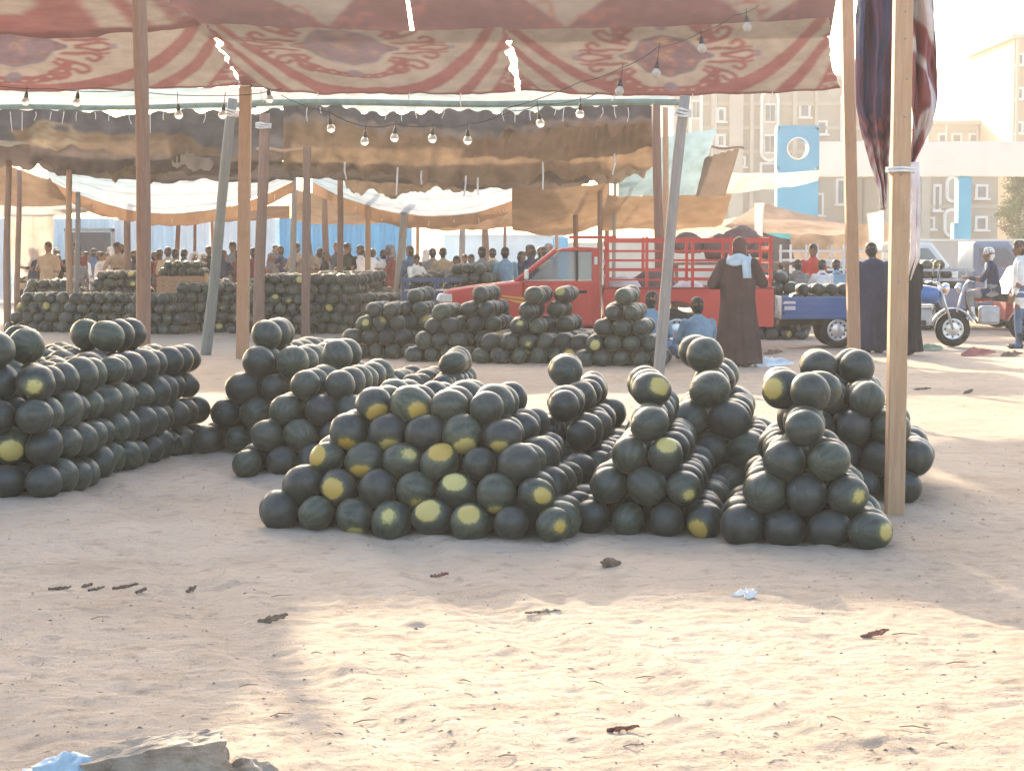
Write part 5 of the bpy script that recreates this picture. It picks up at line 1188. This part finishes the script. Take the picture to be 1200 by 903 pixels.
# rack
for y in (.03, TW - .03):
    for x in (2.68, 3.30, 4.02, 4.62, 5.24): MB().box((x, y, 1.40), (.05, .05, .80)).build("rack_upright", M_RED, T)
    for z, hh in ((1.12, .03), (1.27, .035), (1.42, .03), (1.57, .035), (1.74, .07)): MB().box((3.96, y - .028 if y < 1 else y + .028, z), (2.64, .022, hh)).build("rack_rail", M_RED, T)
for x in (2.66, 5.26):
    for z in (1.15, 1.40, 1.62, 1.76): MB().box((x, TW / 2, z), (.04, TW, .06)).build("rack_rail", M_RED, T)
MB().box((2.45, TW / 2, 1.79), (.75, TW * .9, .04)).build("rack_overhang", M_RED, T)
for x in (.86, 3.78):
    for y, sd in ((.10, -1), (TW - .10, 1)): wheel(T, x, y, .315, .315, .20, M_CHROME, 10, sd)
# sacks and clutter in and behind the bed
M_SACK = cm("plum_brown_sack", (.17, .105, .10)); M_SACKW = cm("white_sack", (.68, .64, .58))
def sack(p, r, m_, lab, sq=.75, seed=0):
    mb = MB(); n = 18; rg = 10; P = []; off = Vector((seed * 3.1, seed * 1.7, 4))
    for i in range(rg + 1):
        ph = -math.pi / 2 + math.pi * i / rg
        for j in range(n):
            t = 2 * math.pi * j / n; d_ = Vector((math.cos(ph) * math.cos(t), math.cos(ph) * math.sin(t), math.sin(ph))); k_ = 1 + .16 * mnoise.noise(d_ * 1.9 + off) + .05 * mnoise.noise(d_ * 6 + off)
            P.append((d_.x * r * k_, d_.y * r * .8 * k_, max(-.6, d_.z) * r * sq * k_))
    mb.add(P, [(i * n + j, i * n + (j + 1) % n, (i + 1) * n + (j + 1) % n, (i + 1) * n + j) for i in range(rg) for j in range(n)])
    return tag(mb.build("sack", m_, None, True, p), lab, "sack")
bz = .58
for (x, y, z, r, m_, lab, sq) in [(2.95, .55, bz + .30, .34, M_SACKW, "white sack in the pickup's bed right behind the cab", .85), (4.0, .5, bz + .26, .30, M_SACKW, "white sack in the middle of the pickup's bed", .85), (4.85, .5, bz + .30, .36, M_SACK, "plum brown sack at the rear of the pickup's bed", .8), (3.45, .95, bz + .34, .38, M_SACK, "plum brown sack deep in the pickup's bed", .9)]:
    sack(T.matrix_basis @ Vector((x, y, z)), r, m_, lab, sq, int(x * 10))
for k, (px, py, r) in enumerate([(845, 292, .34), (868, 284, .36), (886, 292, .30), (806, 287, .28)]):
    p = at(px, py, 37.5); q = p.copy(); 
    sack(q, r, M_SACK, ["plum brown bundle heaped behind the rack's rear end", "biggest plum brown bundle behind the robed man's head", "plum brown bundle beside the narrow white cloth", "small plum brown bundle under the cream tarp"][k], .85, k + 3)
e = empty("market_table", at(848, 330, 37.5), 0, "wooden table carrying plum brown bundles behind the pickup", "table"); e.location.z = 0
MB().box((.1, 0, 1.34), (2.2, 1.0, .05)).build("table_top", M_POST_RED, e)
for sx in (-.9, 1.1):
    for sy in (-.4, .4): MB().box((sx, sy, .66), (.07, .07, 1.32)).build("leg", M_POST_RED, e)

# blue cargo tricycle
YC = 33.2; X_ = lambda px: at(px, 400, YC).x - at(915, 400, YC).x
C = empty("cargo_tricycle", (at(915, 400, YC).x, YC, 0), R(-2), "blue three wheeled cargo motorcycle loaded with melons", "cargo tricycle")
bw = 1.15; bl = X_(1030)
for y in (0, bw): 
    o = MB().box((bl / 2 + .02, y, .66), (bl - .06, .03, .34)).build("bed_side", M_BLUEP, C, bevel=.008)
    for z in (.51, .60, .70, .81): MB().box((bl / 2 + .02, y + (-.02 if y == 0 else .02), z), (bl - .04, .03, .035)).build("pressed_rib", M_BLUEP, o)
    MB().box((.14, y + (-.02 if y == 0 else .02), .68), (.18, .012, .16)).build("number_plate", M_WPAINT, o)
for x in (.02, bl): MB().box((x, bw / 2, .66), (.03, bw, .34)).build("bed_end", M_BLUEP, C)
MB().box((bl / 2, bw / 2, .49), (bl, bw, .04)).build("bed_floor", M_BLUEP, C); MB().box((bl / 2 + .4, bw / 2, .40), (bl + .8, .5, .08)).build("chassis", M_UNDER, C)
for x in (.3, 1.2): MB().box((x, bw / 2, .34), (.06, bw - .2, .10)).build("leaf_spring", M_UNDER, C)
for y, sd in ((.10, -1), (bw - .10, 1)): wheel(C, X_(982), y, .29, .29, .15, M_CHROME, 10, sd)
fx = X_(1122); wheel(C, fx, bw / 2, .29, .29, .10, M_CHROME, 8, -1)
cyy = bw / 2
MB().lathe([(0, -.27), (.08, -.26), (.135, -.18), (.155, 0), (.14, .18), (.09, .26), (0, .27)], (0, 0, 0), 'X', 16).build("fuel_tank", M_BLUEP, C, True, (X_(1088), cyy, .86), (0, R(6), 0))
MB().box((X_(1062), cyy, .83), (.52, .27, .09)).build("seat", M_BLACK, C, bevel=.03)
MB().box((X_(1086), cyy, .50), (.30, .26, .30)).build("engine", M_STEEL, C, bevel=.05)
for k in range(4): MB().box((X_(1092) , cyy, .58 + .035 * k), (.20, .30, .012)).build("cooling_fin", M_STEEL, C)
MB().path([(X_(1040), cyy, .42), (X_(1080), cyy, .36), (X_(1098), cyy, .55), (X_(1106), cyy, .86), (X_(1086), cyy, .76), (X_(1050), cyy, .72)], .022, 8).build("frame", M_UNDER, C, True)
for sy in (-.085, .085):
    MB().path([(X_(1106), cyy + sy, 1.00), (X_(1112), cyy + sy, .70), (fx, cyy + sy, .29)], .022, 8).build("fork", M_CHROME, C, True)
    MB().path([(X_(1110), cyy + sy, .98), (X_(1100), cyy + sy * 3, 1.07), (X_(1094), cyy + sy * 4.2, 1.05)], .013, 6).build("handlebar", M_CHROME, C, True)
    o = MB().path([(X_(1100), cyy + sy * 3, 1.06), (X_(1103), cyy + sy * 3.4, 1.28)], .008, 6).build("mirror", M_BLACK, C, True); MB().box((X_(1103), cyy + sy * 3.6, 1.31), (.03, .13, .09)).build("mirror_shell", M_BLACK, o, bevel=.02)
fn = MB(); P = []
for i in range(10):
    t = R(20) + R(150) * i / 9
    for w_, rr_ in ((-.065, .335), (-.04, .36), (.04, .36), (.065, .335)): P.append((fx + rr_ * math.cos(t), cyy + w_, .29 + rr_ * math.sin(t)))
fn.add(P, [(i * 4 + j, i * 4 + j + 1, (i + 1) * 4 + j + 1, (i + 1) * 4 + j) for i in range(9) for j in range(3)])
o = fn.build("front_mudguard", mat("pale_grey_paint", (.50, .55, .62), .4), C, True); o.modifiers.new("t", 'SOLIDIFY').thickness = .006
MB().lathe([(0, -.05), (.08, -.04), (.10, .0), (.09, .06), (0, .09)], (0, 0, 0), 'X', 16).build("headlight", M_CHROME, C, True, (X_(1112), cyy, .95), (0, R(10), 0))
for sy in (-.14, .14): MB().lathe([(0, -.03), (.035, -.02), (.04, .02), (0, .035)], (0, 0, 0), 'X', 10).build("indicator", M_AMBER, C, True, (X_(1110), cyy + sy, .92))
o_ = C.location
add_load(o_.x + .08, o_.x + bl - .05, YC + .06, YC + bw - .06, .51, .225, 3, 900)

# other vehicles behind: rack trucks, car, motorcycle, red three-wheeler
def rack_truck(px0, px1, Y, m_body, m_rail, lab, ztop, load, seed, zbed=.95, cab=True):
    x0 = at(px0, 300, Y).x; x1 = at(px1, 300, Y).x; L = x1 - x0
    e = empty("rack_truck", (x0, Y, 0), 0, lab, "truck"); w_ = 1.6
    MB().box((L / 2, w_ / 2, zbed - .2), (L, w_, .4)).build("bed", m_body, e, bevel=.02); MB().box((L / 2, w_ / 2, .45), (L * .95, .8, .2)).build("chassis", M_UNDER, e)
    for y in (0, w_):
        for k in range(int(L / .55) + 1): MB().box((min(L - .03, .03 + k * .55), y, (zbed + ztop) / 2), (.045, .045, ztop - zbed)).build("rack_upright", m_rail, e)
        z = zbed + .18
        while z < ztop + .01: MB().box((L / 2, y + (-.026 if y == 0 else .026), z), (L, .02, .05)).build("rack_rail", m_rail, e); z += .19
    if cab: MB().prism([(L, .45), (L, 1.75), (L + .7, 1.75), (L + 1.1, 1.25), (L + 1.35, 1.1), (L + 1.4, .45)], .05, w_ - .05, bev=.05).build("cab", m_body, e, bevel=.03)
    if cab: MB().prism([(L + .1, 1.25), (L + .1, 1.62), (L + .64, 1.62), (L + .94, 1.25)], .035, .049).build("side_window", M_GLASS, e)
    for x in (L * .25, L + .85 if cab else L * .8):
        for y, sd in ((.08, -1), (w_ - .08, 1)): wheel(e, x, y, .34, .34, .2, M_STEEL, 6, sd)
    if load: add_load(x0 + .08, x1 - .08, Y + .08, Y + w_ - .08, zbed, .24, load, seed)
rack_truck(925, 1052, 42.5, M_WPAINT, M_WPAINT, "white truck with pale ladder rack behind the tan tent wall", 1.70, 1, 910, 1.0)
rack_truck(1066, 1142, 40.5, paint("grey_blue_paint", (.20, .25, .32)), mat("grey_rails", (.42, .43, .46), .5), "grey blue rack truck piled with pale melons behind the tricycle's handlebars", 1.25, 3, 911, .82)
rack_truck(470, 540, 35.6, paint("navy_paint", (.04, .07, .15)), paint("navy_paint", (.04, .07, .15)), "dark blue trailer bed nose to nose with the red pickup", 1.10, 0, 912, .88, False)
def car(px0, Y, L, m_, lab):
    x0 = at(px0, 300, Y).x; e = empty("parked_car", (x0, Y, 0), 0, lab, "car")
    MB().prism([(0, .35), (0, .85), (.15, .95), (1.1, 1.0), (3.6, 1.02), (L, .95), (L, .35)], 0, 1.6, bev=.08).build("body", m_, e, bevel=.04)
    MB().prism([(.75, .98), (1.45, 1.42), (2.9, 1.45), (3.75, 1.0)], .1, 1.5, bev=.1).build("roof", m_, e, bevel=.05)
    MB().prism([(1.12, 1.03), (1.52, 1.34), (2.1, 1.36), (2.1, 1.03)], .085, .099).build("side_window", M_GLASS, e); MB().prism([(2.2, 1.03), (2.2, 1.36), (2.8, 1.36), (3.35, 1.03)], .085, .099).build("side_window", M_GLASS, e)
    for x in (.75, L - .8):
        for y, sd in ((.08, -1), (1.52, 1)): wheel(e, x, y, .3, .3, .18, M_CHROME, 8, sd)
    for y in (.2, 1.4): MB().box((-.01, y, .72), (.05, .25, .13)).build("headlight", M_LAMP, e, bevel=.02)
car(1136, 44, 4.1, M_WPAINT, "cream white parked car with a sunlit roof behind the motorcycle rider")
def motorcycle(px, Y, m_, lab, rz):
    p = at(px, 300, Y); p.z = 0; e = empty("motorcycle", p, rz, lab, "motorcycle")
    for x in (-.62, .62): wheel(e, x, 0, .29, .29, .09, M_STEEL, 6, -1)
    MB().lathe([(0, -.24), (.08, -.22), (.125, -.1), (.13, .08), (.08, .2), (0, .23)], (0, 0, 0), 'X', 14).build("fuel_tank", m_, e, True, (.12, 0, .80))
    MB().box((-.32, 0, .78), (.62, .26, .10)).build("seat", M_BLACK, e, bevel=.03); MB().box((0, 0, .45), (.36, .26, .32)).build("engine", M_STEEL, e, bevel=.05)
    MB().path([(-.62, 0, .29), (-.2, 0, .35), (.2, 0, .32), (.38, 0, .6), (.42, 0, .85), (.1, 0, .72), (-.45, 0, .70), (-.62, 0, .29)], .022, 7).build("frame", M_UNDER, e, True)
    for sy in (-.08, .08):
        MB().path([(.42, sy, .98), (.62, sy, .29)], .02, 7).build("fork", M_CHROME, e, True); MB().path([(.42, sy, .98), (.36, sy * 3, 1.05), (.28, sy * 4, 1.04)], .013, 6).build("handlebar", M_CHROME, e, True)
    MB().lathe([(0, -.05), (.08, -.04), (.09, .02), (0, .07)], (0, 0, 0), 'X', 12).build("headlight", M_CHROME, e, True, (.52, 0, .92)); MB().box((-.75, 0, .66), (.12, .2, .1)).build("tail_lamp", M_RED, e, bevel=.02); MB().box((-.68, 0, .60), (.36, .14, .03)).build("mudguard", m_, e, bevel=.01)
    return e
mc = motorcycle(1160, 35.8, M_REDD, "dark red motorcycle carrying a rider in a white cap", R(170))
p = at(1164, 300, 35.8); p.z = .17; person(me_rider, p, R(80), (M_SKIN, C_NAVY, C_GREY, C_WHITE), "person in dark coat and white cap sitting on the red motorcycle", scale=.95)
o = MB(); rows = [[(-.16 + .03 * i, .13 + .02 * math.sin(i), 1.24 - .085 * k) for i in range(4)] for k in range(8)]; o.add([q for r_w in rows for q in r_w], [(k * 4 + i, k * 4 + i + 1, (k + 1) * 4 + i + 1, (k + 1) * 4 + i) for k in range(7) for i in range(3)])
sh = o.build("shawl", C_SCARF, bpy.data.objects[[q.name for q in COL.objects if q.get("label", "").startswith("person in dark coat")][0]], True); sh.modifiers.new("t", 'SOLIDIFY').thickness = .02
e = empty("three_wheeler", (at(1180, 300, 37.5).x, 37.5, 0), 0, "dark red three wheeler with rounded hood at the road's edge", "three wheeler")
MB().prism([(0, .3), (.02, .75), (.12, .95), (.30, 1.28), (.6, 1.36), (1.9, 1.36), (2.1, 1.2), (2.15, .3)], 0, 1.2, bev=.08).build("body", M_REDD, e, bevel=.04); MB().prism([(.62, .85), (.62, 1.22), (1.3, 1.22), (1.3, .85)], -.02, -.004).build("door_opening_shade", M_DARK, e)  # near-black plate on the closed body paints the shade of a door opening
for x in (.35, 1.7): wheel(e, x, .05, .24, .24, .12, M_STEEL, 6, -1)
# wooden handcart heaped with melons
e = empty("market_cart", (at(186, 300, 44).x, 43.7, 0), 0, "brown wooden cart heaped with melons behind the leaning grey green pole", "cart")
for k in range(4): MB().box((.52, -.02, .70 + .085 * k), (1.04, .03, .075)).build("plank", M_POST_ORANGE, e)
MB().box((.52, .5, 1.0), (1.02, 1.0, .04)).build("cart_bed", M_POST_ORANGE, e); MB().box((1.06, .02, .62), (.07, .07, .95)).build("leg", M_POST_PALE, e); MB().box((.05, .02, .5), (.06, .06, 1.0)).build("leg", M_POST_PALE, e); MB().box((.05, .95, .5), (.06, .06, 1.0)).build("leg", M_POST_PALE, e); MB().box((1.06, .95, .5), (.07, .07, 1.0)).build("leg", M_POST_PALE, e)
for sx in (.25, .8): MB().prism([(sx, .02), (sx + .04, .68), (sx + .07, .68), (sx + .03, .02)], -.01, .02).build("brace", M_POST_ORANGE, e)
add_load(e.location.x + .02, e.location.x + 1.02, 43.75, 44.6, 1.02, .2, 2, 915)

# ------------------------------------------------------------------ rubble, rags and litter on the sand
def gpt(x, y, dz=0.0):
    p = gd(x, y); p.z = ground_h(p.x, p.y) + dz; return p
M_CONC = mat("crumbling_concrete", (.36, .295, .23), .95, .35, 9, bmp=1.0); M_BAG = mat("pale_blue_plastic_bag", (.44, .56, .62), .4, .25, 9, bmp=.3)
def lump(nm_, p, size, m_, lab, cat, seed, rough=.25, sub=3, rot=0.0):
    bm = bmesh.new(); bmesh.ops.create_icosphere(bm, subdivisions=sub, radius=1.0); off = Vector((seed * 2.3, seed, 1))
    for v in bm.verts:
        d_ = v.co.normalized(); k_ = 1 + rough * mnoise.noise(d_ * 1.7 + off) + rough * .6 * mnoise.noise(d_ * 4.5 + off) + rough * .3 * mnoise.noise(d_ * 11 + off)
        m = max(abs(d_.x), abs(d_.y), abs(d_.z)); v.co = Vector((d_.x * size[0] * k_, d_.y * size[1] * k_, d_.z * size[2] * k_))
    me = bpy.data.meshes.new(nm_); bm.to_mesh(me); bm.free(); me.materials.append(m_)
    return tag(link(nm_, me, None, p, (0, 0, rot)), lab, cat)
# kerb-like concrete block
bm = bmesh.new(); bmesh.ops.create_cube(bm, size=1.0); bmesh.ops.subdivide_edges(bm, edges=bm.edges, cuts=14, use_grid_fill=True)
for v in bm.verts:
    v.co = Vector((v.co.x * .40, v.co.y * .16, v.co.z * .17)); e_ = min(.2 - abs(v.co.x), .08 - abs(v.co.y), .085 - abs(v.co.z))
    n_ = mnoise.noise(v.co * 14) * .012 + mnoise.noise(v.co * 40) * .006; v.co += v.co.normalized() * n_ * 1.8 * (1 + .5 * (abs(v.co.x) > .12))
    if v.co.z > .05: v.co.z -= .03 * max(0, -v.co.x / .2)
me = bpy.data.meshes.new("concrete_block"); bm.to_mesh(me); bm.free(); me.materials.append(M_CONC)
p = gpt(185, 922); tag(link("concrete_block", me, None, p + Vector((0, 0, .05)), (R(3), R(-4), R(6))), "broken grey concrete block lying on the sand beside the plastic bag", "concrete block")
lump("rubble", gpt(292, 914, .0), (.085, .07, .06), M_CONC, "crumbled lump of rubble at the end of the concrete block", "rubble", 4, .35)
lump("rubble", gpt(262, 924, .0), (.05, .05, .04), M_CONC, "small reddish rubble lump against the concrete block", "rubble", 6, .35)
# crumpled bag
bm = bmesh.new(); bmesh.ops.create_icosphere(bm, subdivisions=5, radius=1.0)
for v in bm.verts:
    d_ = v.co.normalized(); k_ = 1 + .30 * abs(mnoise.noise(d_ * 2.2)) - .28 * abs(mnoise.noise(d_ * 5.3 + Vector((3, 1, 2)))) - .14 * abs(mnoise.noise(d_ * 12)); tw = max(0, d_.z - .75) * 3.2
    v.co = Vector((d_.x * .165 * k_ * (1 - .6 * min(1, tw)), d_.y * .10 * k_ * (1 - .6 * min(1, tw)), max(-.02, d_.z * .085 * k_ + .02 * tw)))
me = bpy.data.meshes.new("plastic_bag"); bm.to_mesh(me); bm.free(); me.materials.append(M_BAG); me.polygons.foreach_set("use_smooth", [True] * len(me.polygons))
p = gpt(84, 926); tag(link("plastic_bag", me, None, p + Vector((0, 0, .025))), "crumpled pale blue plastic bag beside the concrete block", "plastic bag")
M_DEB = mat("dry_leaf_brown", (.17, .115, .08), .9, .4, 20, bmp=.5); M_DEBR = mat("reddish_bark", (.28, .12, .08), .9, .4, 20, bmp=.5); M_TWIG = mat("dry_twig", (.34, .25, .18), .9, .4, 20); M_SCRAP = mat("white_scrap", (.72, .70, .66), .7, .2, 20)
def curl(nm_, x, y, Ln, Wd, m_, lab, cat, seed, h=.05, rz=0.0):
    """curled dry leaf / peel lying on the sand"""
    rr = random.Random(seed); mb = MB(); n, k_ = 14, 6; P = []
    for i in range(n):
        t = i / (n - 1); w_ = Wd * .75 * (math.sin(math.pi * (.04 + .92 * t)) ** .8) * (1 + .7 * mnoise.noise(Vector((t * 7, seed, 0))))
        for j in range(k_):
            s__ = j / (k_ - 1) - .5
            P.append((Ln * (t - .5), s__ * w_ + Wd * .5 * mnoise.noise(Vector((t * 3, seed * 1.3, 2))), .004 + h * .8 * t ** 2.2 + (s__ + .5) ** 2 * w_ * .35 + .012 * mnoise.noise(Vector((t * 9, s__ * 6, seed)))))
    mb.add(P, [(i * k_ + j, i * k_ + j + 1, (i + 1) * k_ + j + 1, (i + 1) * k_ + j) for i in range(n - 1) for j in range(k_ - 1)])
    o = mb.build(nm_, m_, None, True, gpt(x, y), (0, 0, rz)); o.modifiers.new("t", 'SOLIDIFY').thickness = .005
    return tag(o, lab, cat)
curl("dry_leaf", 320, 727, .13, .06, M_DEB, "curled dark brown leaf lying alone on the shaded sand", "leaf", 1, .035, R(10))
lump("clod", gpt(715, 667, .012), (.045, .035, .026), M_DEB, "dark brown clod on the shaded sand below the narrow pile", "clod", 9, .4)
curl("paper_scrap", 868, 701, .10, .05, M_SCRAP, "crumpled whitish paper scrap at the edge of the shade", "paper", 3, .03, .4); curl("paper_scrap", 880, 703, .09, .05, M_SCRAP, "second crumpled whitish scrap beside the first at the shade's edge", "paper", 33, .035, 1.2)
curl("dry_leaf", 1025, 748, .12, .045, M_DEBR, "reddish brown folded leaf lying alone on the sunlit sand", "leaf", 4, .03, .1)
curl("melon_rind", 515, 673, .09, .03, M_DEBR, "dark red sliver of rind lying below the broad pile", "rind", 5, .015, .1)
curl("bark_strip", 730, 858, .11, .02, M_DEBR, "orange brown bark strip on the sunlit sand", "bark", 6, .012, .15)
curl("bark_strip", 636, 719, .16, .018, M_TWIG, "long grey brown bark strip on the sunlit sand below the broad pile", "bark", 7, .010, .1)
for k, (x, y) in enumerate(((70, 692), (102, 689), (113, 693), (147, 690), (165, 697))): curl("dry_leaf", x, y, (.11, .05, .08, .13, .06)[k], (.02, .03, .015, .022, .03)[k], M_DEB, "small dark dead leaf in a scattered line on the shaded sand", "leaf", 20 + k, .015, .2 * k).__setitem__("group", "line of dead leaves")
curl("dry_leaf", 224, 687, .05, .04, M_DEB, "small black scrap of leaf beside the line of dead leaves", "leaf", 30, .03, .5)
curl("dark_rag", 1080, 456, .22, .08, M_DEB, "dark rag lying on the sand right of the pale post", "rag", 31, .03, 0); curl("dark_rag", 1134, 460, .13, .08, M_DEB, "small dark rag beside a tuft on the far sunlit sand", "rag", 32, .06, .6)
for (x, y, L, m_, lab) in [(905, 429, .55, C_SCARF, "pale blue cloth spread by the robed man's hem"), (870, 430, .30, C_WHITE, "white paper lying under the robed man's hem"), (745, 412, .5, C_SCARF, "crumpled pale blue cloth beside the leaning pole's foot"), (1088, 411, .5, cm("dull_green", (.22, .26, .18)), "dull green cloth bundle on the ground behind the pale post"), (1146, 417, .55, cm("faded_red", (.36, .14, .12)), "faded red cloth lying before the tricycle's front wheel"), (1186, 418, .35, M_DEB, "dark cloth dropped near the road's edge"), (905, 415, .30, M_DEB, "dark rag before the melon heap by the robed man")]:
    curl("cloth_scrap", x, y, L, L * .7, m_, lab, "cloth", int(x), .05, .1)
rr = random.Random(91); tw = []
for k in range(20):
    x, y = rr.uniform(20, 1190), rr.uniform(690, 895); L = rr.uniform(.04, .11); p = gpt(x, y, .006); a_ = rr.gauss(0, .5)
    pts = [Vector((-L / 2, 0, 0)), Vector((-L * .1, L * rr.uniform(-.08, .08), .006)), Vector((L / 2, L * rr.uniform(-.1, .1), .002))]
    o = MB().path(pts, [.0022, .0028, .0014], 5).build("twig", M_TWIG, None, True, p, (0, 0, a_))
    shade = (y < 690 + max(0, (500 - x)) * 1.0)
    tag(o, "thin dry twig lying on the %s sand" % ("shaded" if x < 260 else "open foreground"), "twig", "twigs scattered over the foreground sand" if x >= 260 else "twigs in the foreground shade")
# uncountable chaff: slivers of straw, clods and chips
V = []; F = []; nr = np.random.default_rng(5)
def chip(p, L, w_, hgt, a_):
    n_ = len(V); ca, sa = math.cos(a_), math.sin(a_); b_ = rr.uniform(.2, .8)
    for (x, y, z) in ((-L / 2, 0, 0), (0, -w_, 0), (L / 2, 0, 0), (0, w_, 0), (L * (b_ - .5) * .6, 0, hgt)): V.append((p.x + x * ca - y * sa, p.y + x * sa + y * ca, p.z + z - .002))
    F.extend([(n_, n_ + 1, n_ + 4), (n_ + 1, n_ + 2, n_ + 4), (n_ + 2, n_ + 3, n_ + 4), (n_ + 3, n_, n_ + 4)])
for k in range(4800):
    y = 640 + 270 * rr.random() ** .8; x = rr.uniform(-20, 1220); p = gpt(x, y); L = rr.choice((.008, .010, .012, .016, .026)) * rr.uniform(.6, 1.1)
    if k % 2: chip(p, L * 2.4, L * rr.uniform(.12, .25), L * .12, rr.gauss(0, .45))
    else: chip(p, L, L * rr.uniform(.12, .4), L * rr.uniform(.12, .35), rr.gauss(0, .8))
for k in range(900):
    x, y = rr.uniform(-20, 1220), rr.uniform(436, 640); p = gpt(x, y); L = rr.uniform(.01, .035); chip(p, L, L * .3, L * .25, rr.gauss(0, .8))
me = bpy.data.meshes.new("chaff"); me.from_pydata([tuple(v) for v in V], [], F); me.materials.append(mat("chaff_brown", (.32, .23, .16), .95, .6, 14)); tag(link("chaff", me), "straw chips and small clods strewn over the sand", "chaff", kind="stuff")

place_melons()

# ------------------------------------------------------------------ dusty air over the whole market
m_h = bpy.data.materials.new("dusty_air"); m_h.use_nodes = True; nt = m_h.node_tree; nt.nodes.clear()
out = nt.nodes.new("ShaderNodeOutputMaterial"); pv = nt.nodes.new("ShaderNodeVolumePrincipled"); pv.inputs["Color"].default_value = (.95, .93, .92, 1); pv.inputs["Density"].default_value = 0.0010; pv.inputs["Anisotropy"].default_value = .35
nt.links.new(pv.outputs[0], out.inputs["Volume"])
hz = MB().box((0, 80, 8.5), (220, 190, 19)).build("haze", m_h); tag(hz, "pale dusty air hanging over the market", "haze", kind="stuff")
